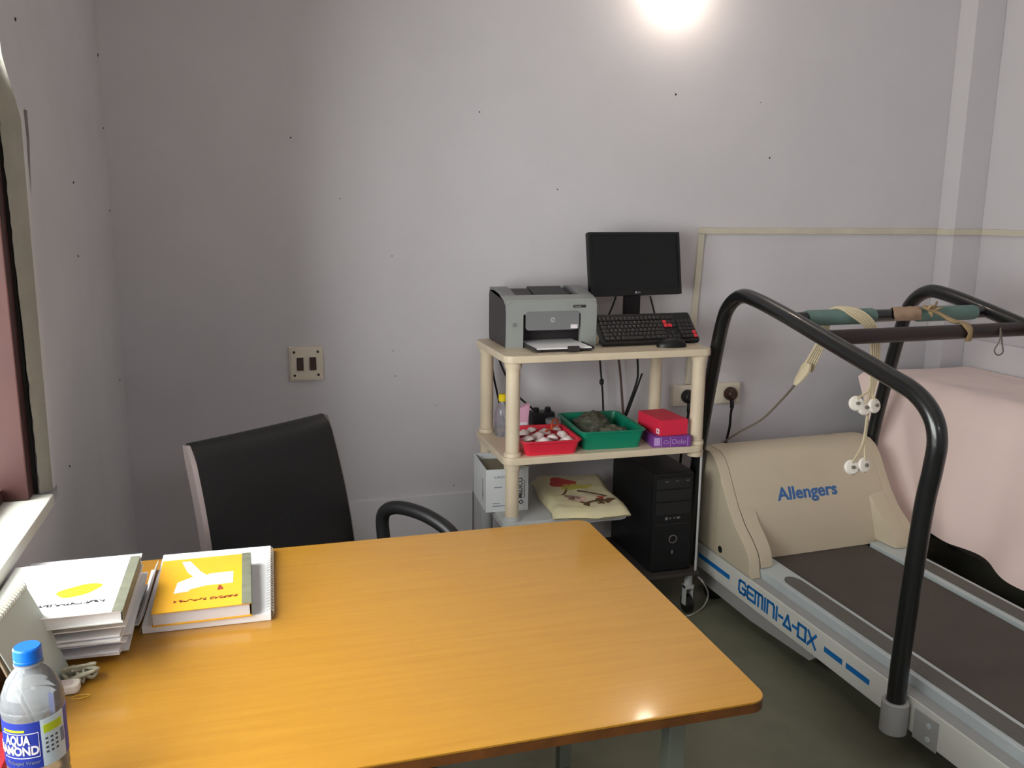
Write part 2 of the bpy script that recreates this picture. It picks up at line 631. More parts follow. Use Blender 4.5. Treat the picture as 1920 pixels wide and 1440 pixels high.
rb = B()
N = 60
vs = []
for i in range(N + 1):
    z = WIN_Z0 + (WIN_Z1 - WIN_Z0) * i / N
    j = 0.004 * noise.noise(Vector((0, 0, z * 30))) + 0.003 * noise.noise(Vector((3, 0, z * 90)))
    yo = max(WIN_Y1 - 0.06, min(at_z(ro_, z).y, WIN_Y1 + 0.06)) + 0.4 * j
    xi = min(max(at_z(ri_, z).x, XL - 0.05), XL - 0.012) + 0.7 * j
    vs += [(XL + 0.002, WIN_Y1 + 0.075, z), (XL + 0.002, yo, z), (xi, WIN_Y1 - 0.012, z), (xi, WIN_Y1 + 0.075, z)]
rb.add(vs, [(4 * i + k, 4 * i + (k + 1) % 4, 4 * i + 4 + (k + 1) % 4, 4 * i + 4 + k) for i in range(N) for k in range(4)])
rb.f += [(0, 1, 2, 3), tuple(4 * N + k for k in (3, 2, 1, 0))]
prv = obj('plaster_reveal', rb, 'plaster', wall_left)
prv.data.materials.append(MATS['wall_paint_side'])
for p_ in prv.data.polygons:
    if abs(p_.normal.x) > 0.98:
        p_.material_index = 1

# window_1: brown frame set into the opening, glazed, pale sill
win = struct(bpy.data.objects.new('window_1', None))
COL.objects.link(win)
win.location = (XL, (WIN_Y0 + WIN_Y1) / 2, WIN_Z0)
win_o = win.location


def wobj(name, b, m):
    o = obj(name, b, m, win)
    o.data.transform(Matrix.Translation(-win_o))
    return o


fx0, fx1 = XL - 0.13, XL - 0.030
gapb = B().box((fx0, WIN_Y1 - 0.010, WIN_Z0), (XL - 0.024, WIN_Y1 - 0.001, WIN_Z1))
wobj('frame_gap', gapb, 'gap_black')
wobj('frame_post', B().box((fx0, WIN_Y1 - 0.055, WIN_Z0), (fx1, WIN_Y1 - 0.011, WIN_Z1), 0.004), 'brown_frame')
wobj('frame_post', B().box((fx0, WIN_Y0 + 0.003, WIN_Z0), (fx1, WIN_Y0 + 0.055, WIN_Z1), 0.004), 'brown_frame')
wobj('frame_head', B().box((fx0, WIN_Y0 + 0.056, WIN_Z1 - 0.055), (fx1, WIN_Y1 - 0.056, WIN_Z1 - 0.003), 0.004), 'brown_frame')
wobj('frame_bottom', B().box((fx0, WIN_Y0 + 0.056, WIN_Z0), (fx1 - 0.05, WIN_Y1 - 0.056, WIN_Z0 + 0.03), 0.004), 'brown_frame')
ym = (WIN_Y0 + WIN_Y1) / 2
wobj('mullion', B().box((fx0 + 0.03, ym - 0.025, WIN_Z0 + 0.03), (fx1 - 0.02, ym + 0.025, WIN_Z1 - 0.056), 0.004), 'brown_frame')
for a, b_ in ((WIN_Y0 + 0.056, ym - 0.026), (ym + 0.026, WIN_Y1 - 0.056)):
    wobj('pane', B().box((XL - 0.085, a, WIN_Z0 + 0.031), (XL - 0.081, b_, WIN_Z1 - 0.057)), 'window_glass')
sb = B().box((XL - 0.14, WIN_Y0 - 0.02, WIN_Z0 - 0.028), (XL + 0.010, WIN_Y1 - 0.013, WIN_Z0), 0.004)
wobj('sill', sb, 'sill_stone')

# window_added: unseen opening added behind the camera for fill daylight
win2 = struct(bpy.data.objects.new('window_added', None))
COL.objects.link(win2)
win2.location = ((VX0 + VX1) / 2, YF - 0.08, VZ0)
vw, vh = (VX1 - VX0) / 2, VZ1 - VZ0
for a, b_ in (((-vw + .001, -.03, .001), (-vw + .05, .03, vh - .001)), ((vw - .05, -.03, .001), (vw - .001, .03, vh - .001)), ((-vw + .051, -.03, .001), (vw - .051, .03, .05)), ((-vw + .051, -.03, vh - .05), (vw - .051, .03, vh - .001)), ((-.02, -.02, .051), (.02, .02, vh - .051))):
    obj('frame_bar', B().box(a, b_, 0.003), 'brown_frame', win2)
for a, b_ in ((-vw + .051, -.021), (.021, vw - .051)):
    obj('pane', B().box((a, -.002, .051), (b_, .002, vh - .051)), 'window_glass', win2)

# ================================================================== TREADMILL
TA = math.radians(3.0)
TO = Vector((1.66, 2.59, 0.0))
TX = Vector((math.cos(TA), math.sin(TA), 0))
TY = Vector((-math.sin(TA), math.cos(TA), 0))


def TL(px, py, lx):
    """photo pixel -> treadmill coordinates on the upright plane at local x = lx"""
    d = ray(px, py)
    t = ((TO - CAM).dot(TX) + lx) / d.dot(TX)
    q = CAM + d * t - TO
    return Vector((lx, q.dot(TY), q.z))


tm = thing('treadmill', 'white motorised treadmill with cream motor hood and black handrails beside the rack', 'treadmill', TO, TA)
SL = 0.030     # the deck rises slightly towards the motor
YN, YH = -1.75, 0.42


def shear(b):
    b.v = [(x, y, z + SL * y) for x, y, z in b.v]
    return b


def bar_y(x0, x1, y0, y1, z0, z1, bev=0.0):
    return shear(B().box((x0, y0, z0), (x1, y1, z1), bev))


WT = 0.757
for x0, x1 in ((0.0, 0.045), (WT - 0.045, WT)):
    sr = obj('side_rail', bar_y(x0, x1, YN, YH, 0.104, 0.203, 0.003), 'rail_white', tm)
    obj('ledge', bar_y(x0 + (.005 if x0 == 0 else .0005), x1 - (.0005 if x0 == 0 else .005), YN, 0.0, 0.2032, 0.2045), 'rail_grey', sr)
for x0, x1, sx0, sx1 in ((0.045, 0.148, 0.066, 0.128), (WT - 0.148, WT - 0.045, WT - 0.128, WT - 0.066)):
    fr_ = obj('foot_rail', bar_y(x0 + .001, x1, YN, 0.1, 0.150, 0.236, 0.004), 'rail_alu', tm)
    sp = [(sx0, YN + 0.02), (sx1, YN + 0.02)] + [((sx0 + sx1) / 2 + (sx1 - sx0) / 2 * math.cos(a), -0.125 + 0.05 * math.sin(a)) for a in [math.pi * k / 10 for k in range(11)]]
    obj('grip_strip', shear(B().prism(sp, 0.2362, 0.2385)), 'rubber_strip', fr_)
obj('belt', bar_y(0.152, WT - 0.152, YN, 0.2, 0.196, 0.222, 0.004), 'belt', tm)
obj('chassis', bar_y(0.05, WT - 0.05, YN + 0.05, YH, 0.10, 0.1495), 'rail_grey', tm)
ub = shear(B().prism([(0.38, 0.0975), (-0.36, 0.0975), (-0.33, 0.07), (0.0, 0.045), (0.38, 0.045)], 0.01, 0.07, axis=0))
obj('lift_frame', ub, 'rail_grey', tm)
ub = shear(B().prism([(0.38, 0.0975), (-0.36, 0.0975), (-0.33, 0.07), (0.0, 0.045), (0.38, 0.045)], WT - 0.07, WT - 0.01, axis=0))
obj('lift_frame', ub, 'rail_grey', tm)
for lx in (0.04, WT - 0.04):
    obj('wheel', B().tube([(lx - 0.02, 0.3, 0.0375), (lx + 0.02, 0.3, 0.0375)], 0.037, 16), 'black_plastic', tm)
    obj('rear_foot', B().lathe([(0.03, 0), (0.03, 0.02), (0.012, 0.025), (0.012, 0.052)], 14, Matrix.Translation((lx, YN + 0.15, 0))), 'black_plastic', tm)

# hood: side silhouette of the cheeks and of the recessed middle
cheek = [(0.44, 0.21), (0.44, 0.56), (0.42, 0.582), (0.37, 0.592), (0.31, 0.590), (0.275, 0.572), (0.245, 0.540), (0.205, 0.475), (0.165, 0.415),
         (0.115, 0.360), (0.065, 0.325), (0.03, 0.292), (0.014, 0.262), (0.010, 0.2385)]
cheek_out = cheek[:-1] + [(0.010, 0.225), (0.002, 0.207), (0.05, 0.207)]
mid_y = [0.44, 0.44, 0.42, 0.37, 0.31, 0.275, 0.245, 0.205, 0.165, 0.143, 0.132, 0.124, 0.117, 0.112]
middle = [(0.44, 0.224)] + cheek[1:9] + [(0.143, 0.36), (0.124, 0.292), (0.112, 0.24), (0.109, 0.224)]
hood = obj('motor_hood', shear(B().prism([(y, z) for y, z in middle], 0.046, WT - 0.046, axis=0)), 'hood_cream', tm, ang=25)


def cheek_mesh(x_out, x_in):
    """a side cheek whose inner edge is softly curved into the middle"""
    b = B()
    b.prism(cheek_out, x_out, x_out + (0.045 if x_in > x_out else -0.045), axis=0, bev=0.005)
    xa = x_out + (0.045 if x_in > x_out else -0.045)
    n = len(cheek)
    vs = [(xa, y, z) for y, z in cheek]
    vs += [((xa + x_in) / 2, y + 0.002, z) for y, z in cheek]
    xs = [x_in + (xa - x_in) * 0.3 * max(0, min(1, (0.5 - z) / 0.3)) for y, z in cheek]
    vs += [(xi, max(y, 0.0) + 0.006, z) for xi, (y, z) in zip(xs, cheek)]
    fs = []
    for r_ in range(2):
        for i in range(n - 1):
            q = (r_ * n + i, r_ * n + i + 1, (r_ + 1) * n + i + 1, (r_ + 1) * n + i)
            fs.append(q if x_in > x_out else q[::-1])
    # inner wall down to the recessed middle
    base = len(vs)
    vs += [(xi + (0.012 if x_in > x_out else -0.012), yy + 0.012, z) for xi, (y, z), yy in zip(xs, cheek, mid_y)]
    for i in range(n - 1):
        q = (2 * n + i, 2 * n + i + 1, base + i + 1, base + i)
        fs.append(q if x_in > x_out else q[::-1])
    # underside
    q = (n - 1, 2 * n - 1, 3 * n - 1, base + n - 1)
    fs.append(q)
    b.add(vs, fs)
    return shear(b)


obj('hood_cheek', cheek_mesh(0.0, 0.118), 'hood_cream', tm, ang=30)
obj('hood_cheek', cheek_mesh(WT, WT - 0.118), 'hood_cream', tm, ang=30)
# hole in the cheek side
hp = TL(1350, 1030, -0.0008)
obj('port_hole', B().lathe([(0.014, 0), (0.012, 0.001)], 16, Matrix.Translation(hp) @ Matrix.Rotation(-math.pi / 2, 4, 'Y')), 'black_matte', hood)
# writing on the hood face
fa, fb_ = Vector((0, 0.165, 0.415 + SL * .165)), Vector((0, 0.205, 0.475 + SL * .205))
fd = (fb_ - fa).normalized()
fn = Vector((1, 0, 0)).cross(fd)
to = fa + fd * 0.008 + fn * 0.0006
to.x = 0.222
text('lettering', 'Allengers', 0.070, 'brand_blue', hood, to, (1, 0, 0), fd, 0.0006, 0.12, 0.0018, sx=1.04)

# stroke lettering along the side rail
GL = {
    'G': [[(.9, .85), (.75, 1), (.15, 1), (0, .85), (0, .15), (.15, 0), (.75, 0), (.9, .15), (.9, .45), (.5, .45)]],
    'E': [[(.85, 1), (.12, 1), (0, .88), (0, .12), (.12, 0), (.85, 0)], [(0, .5), (.75, .5)]],
    'M': [[(0, 0), (0, 1), (.42, 1), (.42, 0)], [(.42, 1), (.85, 1), (.95, .88), (.95, 0)]],
    'I': [[(.05, 0), (.05, 1)]],
    'N': [[(0, 0), (0, 1), (.7, 1), (.85, .85), (.85, 0)]],
    '-': [[(0, .5), (.4, .5)]],
    'A': [[(0, .05), (.42, .95), (.85, .05), (0, .05)]],
    'D': [[(0, 0), (0, 1), (.85, 1), (.85, 0), (0, 0)]],
    'X': [[(0, 0), (.85, 1)], [(0, 1), (.85, 0)]]}
LW = {'G': 1.2, 'E': 1.1, 'M': 1.25, 'I': .38, 'N': 1.15, '-': .62, 'A': 1.1, 'D': 1.15, 'X': .9}
word = 'GEMINI-A-DX'
tot = sum(LW[c] for c in word)
side = [o for o in tm.children if o.name.startswith('side_rail')][0]
yA, yB_ = TL(1386, 1100, 0).y, TL(1530, 1205, 0).y
ux = (yA - yB_) / tot
ht = 0.045
lb = B()
cur = yA
for c in word:
    yo = cur
    for pl in GL[c]:
        strokes(lb, [[(x * ux, y * ht) for x, y in pl]], 0.0100, (-0.0002, yo, 0.131 + SL * yo), (0, -1, -SL), (0, 0, 1))
    cur -= LW[c] * ux
obj('lettering', lb, 'treadmill_blue', side)
for (pa, pb) in (((1310, 1046), (1368, 1086)), ((1545, 1220), (1579, 1243)), ((1586, 1249), (1630, 1279))):
    a, b_ = TL(*pa, 0), TL(*pb, 0)
    zc = 0.155
    sb_ = B().box((-0.0009, b_.y, zc - 0.009), (0.001, a.y, zc + 0.009))
    obj('stripe', shear(sb_), 'treadmill_blue', side)

# handrails
hl = [TL(x, y, -0.035) for x, y in ((1678, 1310), (1696, 1200), (1712, 1095), (1728, 1000), (1745, 895))]
hpts = [(-0.035, -0.752, 0.10), (-0.035, -0.757, 0.35), (-0.035, -0.778, 0.72), (-0.035, -0.795, 0.85), (-0.035, -0.800, 0.93), (-0.035, -0.775, 0.99), (-0.035, -0.715, 1.035),
        (-0.035, -0.62, 1.062), (-0.035, -0.4, 1.115), (-0.035, -0.15, 1.175), (-0.035, 0.03, 1.212), (-0.035, 0.115, 1.215), (-0.035, 0.185, 1.175), (-0.035, 0.225, 1.10), (-0.035, 0.275, 0.90),
        (-0.035, 0.325, 0.66), (-0.035, 0.36, 0.40), (-0.035, 0.375, 0.12)]
hr = obj('handrail', B().tube(cr(hpts, 5), 0.0255, 16), 'tube_black', tm)
hpts2 = [(WT + 0.035, y, z) for _, y, z in hpts]
obj('handrail', B().tube(cr(hpts2, 5), 0.0255, 16), 'tube_black', tm)
for lx, s in ((-0.035, 1), (WT + 0.035, -1)):
    cl = obj('post_collar', B().lathe([(0.0262, 0.076), (0.037, 0.076), (0.037, 0.165), (0.033, 0.168), (0.0262, 0.168)], 20, Matrix.Translation((lx, -0.752, 0)), cap=False), 'rail_grey', tm)
    xx = -0.003 if s > 0 else WT + 0.0005
    pl = obj('bracket', B().box((min(xx, xx + .0025 * s), -0.875, 0.072), (max(xx, xx + .0025 * s), -0.79, 0.16), 0.001), 'rail_grey', tm)
    for zz in (0.095, 0.135):
        obj('bolt', B().lathe([(0.009, 0), (0.009, 0.004), (0.005, 0.006)], 8, Matrix.Translation((xx - (0.0 if s > 0 else -0.0025), -0.845, zz)) @ Matrix.Rotation(-s * math.pi / 2, 4, 'Y')), 'rail_alu', pl)
# cross bars
zg, yg = 1.168, -0.155
obj('front_bar', B().cyl((-0.03, yg, zg), (WT + 0.03, yg, zg), 0.021), 'tube_black', tm)
zd_, yd_ = 1.128, -0.315
obj('rear_bar', B().cyl((-0.03, yd_, zd_), (WT + 0.03, yd_, zd_), 0.024), 'tube_brown', tm)
for a, b_ in ((0.03, 0.30), (0.48, 0.735)):
    obj('grip_sleeve', B().tube([(a, yg, zg), (a + 0.01, yg, zg), (b_ - 0.01, yg, zg), (b_, yg, zg)], [0.024, 0.026, 0.026, 0.024], 16), 'grip_teal', tm)


def TW(lx, ly, z):
    return TO + TX * lx + TY * ly + Vector((0, 0, z))


# lead cable bundle over the front bar
ecg = thing('patient_lead_cable', 'beige bundle of lead wires with white clip electrodes slung over the treadmill crossbar', 'cable', TW(0.3, yg - 0.04, 0.5))
eo = ecg.location


def eobj(name, b, m):
    o = obj(name, b, m, ecg)
    o.data.transform(Matrix.Translation(-eo))
    return o


ends = [(1607, 748), (1622, 756), (1641, 752), (1598, 868), (1622, 864)]
ypl = TW(0.35, yg - 0.06, 0).y
clip_pos = []
for i, (ex, ey) in enumerate(ends):
    off = 0.007 * (i - 2)
    dp = 4.0 * (i - 2)
    left_end = P(1505 + 4 * i, 690 + 2 * i, 1, TW(0.2, yg + 0.06, 0).y)
    xb = P(1568 + dp * 0.7, 580, 1, TW(0.2, yg, 0).y).x - TO.x
    s0 = TW(xb - 0.018, yg + 0.036, zg - 0.05)
    s1 = TW(xb - 0.012, yg + 0.036, zg + 0.006)
    s00 = s0.lerp(left_end, 0.5) + Vector((0.01, 0, 0.01))
    s2 = TW(xb + 0.004, yg - 0.0, zg + 0.031 + 0.002 * (i % 2))
    top_ = [P(1606 + dp, 588 - dp * .6, 1, ypl + 0.02), P(1633 + dp, 612 - dp * .4, 1, ypl), P(1641 + dp, 650, 1, ypl), P(1639 + dp * .8, 700, 1, ypl), P(1634 + dp * .6, 730, 1, ypl)]
    e = P(ex, ey, 1, ypl - 0.004 * i)
    if ey > 800:
        top_ += [P(1626 + dp * .3, 770, 1, ypl), P(1614 + dp, 830, 1, ypl)]
    eobj('lead_wire', B().tube(cr([left_end, s00, s0, s1, s2] + top_ + [e], 5), 0.0044, 6), 'lead_beige')
    clip_pos.append(e)
yk = P(1507, 698, 1, TW(0.2, yg + 0.06, 0).y)
yk2 = P(1490, 722, 1, TW(0.2, yg + 0.06, 0).y)
eobj('yoke', B().tube(cr([yk + Vector((0.012, 0, 0.03)), yk, yk2], 4), [0.02, 0.023, 0.025, 0.026, 0.025, 0.024, 0.022, 0.017, 0.009], 10, flat=0.5), 'lead_beige')
tr_end = P(1326, 846, 1, 3.13)
tr_pts = [yk2, P(1470, 745, 1, 2.62), P(1430, 785, 1, 2.75), P(1390, 808, 1, 2.9), P(1350, 833, 1, 3.06), tr_end]
eobj('trunk_cable', B().tube(cr(tr_pts, 6), 0.0042, 8), 'lead_grey')
for i, e in enumerate(clip_pos):
    tilt = Matrix.Rotation((-0.5, 0.3, 0.6, -0.4, 0.5)[i], 4, 'Y') @ Matrix.Rotation(math.pi / 2 - 0.3, 4, 'X')
    c = eobj('clip_electrode', B().lathe([(0.004, -0.014), (0.023, -0.012), (0.026, -0.002), (0.022, 0.004), (0.006, 0.006)], 16,
                                         Matrix.Translation(e - Vector((0, 0, 0.015))) @ tilt), 'clip_white')
    st = B().lathe([(0.006, 0.0), (0.006, 0.006), (0.004, 0.008)], 10, Matrix.Translation(e - eo - Vector((0, 0, 0.015))) @ tilt @ Matrix.Translation((0, 0, 0.0062)))
    obj('stud', st, 'lead_grey', c)

# cloth strip knotted round the two bars
cs = B()


def cloth_fn(u, v):
    a = -0.6 + u * 4.4
    r = 0.0275 + 0.004 * noise.noise(Vector((u * 6, v * 5, 1)))
    x = 0.375 + 0.115 * v + 0.012 * math.sin(u * 6)
    return TW(x, yg + r * math.cos(a), zg + r * math.sin(a))


cs.grid(cloth_fn, 26, 12, 0.002)
fl = [TW(0.49, yg - 0.02, zg + 0.028), TW(0.505, yg - 0.07, zg + 0.012), TW(0.515, yd_ + 0.03, zd_ + 0.03), TW(0.522, yd_, zd_ + 0.029), TW(0.525, yd_ - 0.028, zd_ + 0.006), TW(0.527, yd_ - 0.022, zd_ - 0.026)]
clo = tag(obj('cloth_strip', cs, 'cloth_brown'), 'brown cloth strip wrapped around the middle of the treadmill crossbar', 'cloth')
kt = B().tube(cr(fl, 4), [0.016 + 0.004 * math.sin(i) for i in range(21)], 8, flat=0.35)
for i in range(5):
    a = i * 1.3
    c0 = TW(0.505, yg - 0.045, zg + 0.02)
    kt.tube(cr([c0, c0 + Vector((0.018 * math.cos(a), -0.008, 0.016 * math.sin(a) + 0.006)), c0 + Vector((0.032 * math.cos(a + .4), -0.014, 0.024 * math.sin(a + .4)))], 4),
            [0.008, 0.009, 0.010, 0.010, 0.009, 0.008, 0.006, 0.004, 0.002], 7, flat=0.4)
tag(centre(obj('tie_strap', kt, 'cloth_tan')), 'frayed tan strap knotted between the two treadmill bars', 'strap')
centre(clo)
lp = [TW(0.655, yd_ - 0.026, zd_ + 0.012), TW(0.652, yd_ - 0.03, zd_ - 0.03), TW(0.635, yd_ - 0.03, zd_ - 0.06), TW(0.65, yd_ - 0.03, zd_ - 0.078), TW(0.672, yd_ - 0.03, zd_ - 0.07), TW(0.665, yd_ - 0.03, zd_ - 0.04), TW(0.656, yd_ - 0.0275, zd_ + 0.0)]
tag(centre(obj('safety_cord', B().tube(cr(lp, 6), 0.0025, 6), 'lead_grey')), 'thin dark cord loop dangling from the rear treadmill bar', 'cord')

# ================================================================== EXAM COUCH AND SHEET
cz = 0.825
couch = thing('exam_couch', 'padded examination couch by the right wall, hidden under a pale pink sheet', 'bed', (2.84, 2.2, 0))


def cobj(name, b, m):
    o = obj(name, b, m, couch)
    o.data.transform(Matrix.Translation(-couch.location))
    return o


cobj('mattress', B().prism([(2.60, 3.13), (2.70, 1.35), (3.062, 1.35), (3.062, 3.13)], 0.71, cz - 0.004, bev=0.02), 'mattress')
cobj('frame', B().box((2.68, 1.37, 0.66), (3.05, 3.11, 0.709)), 'couch_metal')
for lx, ly in ((2.72, 3.07), (3.02, 3.07), (2.74, 1.42), (3.02, 1.42)):
    cobj('leg', B().box((lx - 0.02, ly - 0.02, 0), (lx + 0.02, ly + 0.02, 0.659), 0.003), 'couch_metal')
cobj('lower_shelf', B().box((2.745, 1.45, 0.14), (2.995, 3.04, 0.16)), 'couch_metal')


def sheet_fn(u, v):
    # u along the length from the wall end (0) to the near end (1); v across: right edge -> over the left edge -> hem
    yt = 3.15 + (1.30 - 3.15) * u
    sm = min(1, u / 0.075)
    xe = 2.575 + (2.68 - 2.575) * u - 0.095 * (1 - sm) ** 2
    nz_ = noise.noise(Vector((u * 5, v * 4, 2.1)))
    if v < 0.45:
        t = v / 0.45
        x = 3.058 + (xe - 3.058) * t
        z = cz + 0.004 + 0.006 * nz_ * math.sin(math.pi * t) + 0.004 * noise.noise(Vector((u * 11, v * 13, 5)))
        if t > 0.9:
            k = (t - 0.9) / 0.1
            z -= 0.014 * k * k
        return (x, yt, z)
    t = (v - 0.45) / 0.55
    hem = 0.218 + 0.02 * math.sin(u * 9) + 0.03 * (1 - u)
    z = (cz - 0.014) + (hem - (cz - 0.014)) * t
    fold = 0.022 * t * (math.sin(u * 17 + t * 3.5) + 0.6 * math.sin(u * 31 + 1.3 + 4 * t)) + 0.014 * t * nz_
    x = xe - (0.028 * min(1, t * 6) + 0.055 * t) * min(1, 0.1 + u / 0.22) + fold * min(1, u / 0.1)
    y = yt - 0.33 * t * (1 - u) ** 2
    return (x, y, z)


sh = tag(obj('bed_sheet', B().grid(sheet_fn, 90, 60, 0.003), 'sheet_pink', ang=60), 'pale pink cotton sheet draped over the examination couch beside the treadmill', 'sheet')
centre(sh)

# ================================================================== RACK
RZ = [1.023, 0.668, 0.437]
rk = thing('storage_rack', 'cream plastic storage rack with tube legs carrying the printer and monitor', 'rack', (1.17, 2.98, 0))
ro = rk.location


def robj(name, b, m, parent=None):
    o = obj(name, b, m, parent or rk)
    o.data.transform(Matrix.Translation(-ro))
    return o


RX0, RX1, RY0, RY1 = 0.785, 1.562, 2.765, 3.195
lp_ = [(0.823, 2.802), (1.524, 2.802), (0.823, 3.155), (1.524, 3.155)]
for z, x1, m in ((RZ[0], RX1, 'rack_plastic'), (RZ[1], RX1 - 0.012, 'rack_plastic'), (RZ[2], 1.255, 'rack_grey')):
    s = robj('shelf', B().prism(rrect(RX0, RY0, x1, RY1, 0.035, 5), z - 0.026, z, bev=0.004), m)
    hub = [p for p in lp_ if p[0] < x1]
    for hx, hy in hub:
        robj('corner_hub', B().lathe([(0.0285, z - 0.046), (0.031, z - 0.0265)], 18, Matrix.Translation((hx, hy, 0))), m, s)
    if z < 1.0:
        for hx, hy in hub:
            robj('corner_socket', B().lathe([(0.031, z + 0.0005), (0.0285, z + 0.014)], 18, Matrix.Translation((hx, hy, 0))), m, s)
for hx, hy in lp_:
    robj('leg', B().cyl((hx, hy, RZ[1] + 0.0145), (hx, hy, RZ[0] - 0.0465), 0.0245, 18), 'rack_plastic')
for hx, hy in lp_[::2]:
    robj('leg', B().cyl((hx, hy, RZ[2] + 0.0145), (hx, hy, RZ[1] - 0.0465), 0.0245, 18), 'rack_plastic')
    robj('leg', B().cyl((hx, hy, 0.115), (hx, hy, RZ[2] - 0.0465), 0.0245, 18), 'rack_grey')
# right-hand side below the middle shelf: thin rods down to the computer plate
for hx, hy in ((1.543, 2.785), (1.543, 3.16)):
    robj('rod', B().cyl((hx, hy, 0.175), (hx, hy, RZ[1] - 0.027), 0.0045, 8), 'rack_grey')
bp_ = robj('computer_plate', B().prism(rrect(0.79, 2.765, 1.556, 3.19, 0.02, 3), 0.163, 0.175, bev=0.003), 'couch_metal')
for hx, hy in lp_:
    cst = robj('caster', B().tube([(hx - 0.011, hy, 0.036), (hx + 0.011, hy, 0.036)], 0.0355, 18), 'black_plastic')
    robj('fork', B().box((hx - 0.017, hy - 0.012, 0.034), (hx - 0.0115, hy + 0.012, 0.11)).box((hx + 0.0115, hy - 0.012, 0.034), (hx + 0.017, hy + 0.012, 0.11)).box((hx - 0.017, hy - 0.016, 0.1), (hx + 0.017, hy + 0.016, 0.1145)), 'rack_grey', cst)
    if hx > 1:
        robj('stem', B().cyl((hx, hy, 0.115), (hx, hy, 0.1628), 0.016, 12), 'rack_grey')

# ------------------------------------------------------------------ printer
pr = thing('laser_printer', 'silver and charcoal laser printer with paper tray on the rack top', 'printer', (1.006, 3.06, RZ[0]))
PW, PD, PH = 0.340, 0.222, 0.195
hw = PW / 2


def prof_side():
    # (y,z) side silhouette, front is -y
    return [(-0.105, 0.0), (0.115, 0.0), (0.12, 0.03), (0.12, 0.17), (0.112, 0.19), (0.05, 0.196), (-0.03, 0.186), (-0.085, 0.166), (-0.108, 0.145), (-0.115, 0.12), (-0.112, 0.02)]


obj('side_panel', B().prism(prof_side(), -hw, -hw + 0.022, axis=0, bev=0.004), 'printer_dark', pr)
obj('side_panel', B().prism(prof_side(), hw - 0.022, hw, axis=0, bev=0.004), 'printer_dark', pr)
# silver front shell wrapped between the side panels
front = B()
front.prism([(-hw + .001, .000), (-hw + 0.062, .000), (-hw + 0.062, .118), (hw - 0.062, .118), (hw - 0.062, .0), (hw - .001, .0), (hw - .001, .150), (hw - 0.02, .163), (-hw + 0.02, .163), (-hw + .001, .150)], -0.124, -0.1055, axis=1)
fsh = obj('front_shell', front, 'printer_silver', pr)
obj('front_lip', B().prism([(-0.122, 0.150), (-0.113, 0.168), (-0.085, 0.178), (-0.06, 0.181), (-0.06, 0.17), (-0.105, 0.15)], -hw + 0.001, hw - 0.001, axis=0), 'printer_silver', pr)
for s in (-1, 1):
    obj('top_edge', B().prism([(-0.0598, 0.166), (-0.0598, 0.183), (0.0, 0.1975), (0.05, 0.2035), (0.112, 0.198), (0.112, 0.185)], s * hw - (0.0 if s < 0 else 0.05), s * hw + (0.05 if s < 0 else 0.0), axis=0, bev=0.002), 'printer_mid', pr)
obj('front_flap', B().prism(rrect(-hw + 0.07, 0.062, hw - 0.07, 0.128, 0.012), -0.1285, -0.1242, axis=1), 'printer_mid', pr)
obj('body_core', B().box((-hw + 0.0225, -0.03, 0.001), (hw - 0.0225, 0.118, 0.165)), 'printer_dark', pr)
obj('output_well', B().prism([(-0.0595, 0.1655), (0.108, 0.1655), (0.108, 0.19), (0.03, 0.172), (-0.04, 0.169)], -hw + 0.0505, hw - 0.0505, axis=0), 'printer_dark', pr)
obj('output_guide', B().prism([(-0.055, 0.1735), (-0.03, 0.1755), (0.05, 0.199), (0.045, 0.203), (-0.052, 0.181)], -0.045, 0.085, axis=0), 'black_plastic', pr)
nb = obj('name_badge', B().box((0.078, -0.1258, 0.139), (0.126, -0.1242, 0.149), 0.0005), 'printer_dark', pr)
text('lettering', 'LaserJet', 0.008, 'logo_grey', nb, (0.082, -0.1262, 0.1415), (1, 0, 0), (0, 0, 1), 0.0002)
lg = B().lathe([(0.009, 0), (0.009, 0.0008)], 20, Matrix.Translation((0.0, -0.1286, 0.098)) @ Matrix.Rotation(math.pi / 2, 4, 'X'))
lg_o = obj('logo_disc', lg, 'logo_grey', pr)
text('lettering', 'hp', 0.011, 'printer_dark', lg_o, (0, -0.1296, 0.0955), (1, 0, 0), (0, 0, 1), 0.0002, 0.25, 0, 'CENTER')
obj('button', B().lathe([(0.008, 0), (0.007, 0.003), (0.0005, 0.0035)], 14, Matrix.Translation((-hw + 0.03, -0.1241, 0.082)) @ Matrix.Rotation(math.pi / 2, 4, 'X')), 'printer_mid', pr)
obj('sticker', B().box((0.068, -0.1292, 0.066), (0.094, -0.1287, 0.08)), 'print_white', pr)
tray = obj('paper_tray', B().box((-0.10, -0.245, 0.006), (0.112, -0.035, 0.0105), 0.001).box((-0.103, -0.245, 0.006), (-0.1, -0.06, 0.016)).box((0.1125, -0.245, 0.006), (0.1155, -0.06, 0.016)), 'printer_dark', pr)
obj('tray_stop', B().box((0.015, -0.262, 0.003), (0.055, -0.246, 0.021), 0.002), 'printer_dark', tray)
for fx_ in (-0.085, 0.10):
    obj('tray_foot', B().box((fx_ - .006, -0.24, 0.0), (fx_ + .006, -0.228, 0.0059)), 'printer_dark', tray)
sh_ = tag(obj('tray_paper', B().box((-0.094, -0.243, 0.0), (0.106, -0.037, 0.004)), 'white_paper', None, loc=(1.006, 3.06, RZ[0] + 0.0108)), 'white sheets lying in the printer feed tray', 'paper')

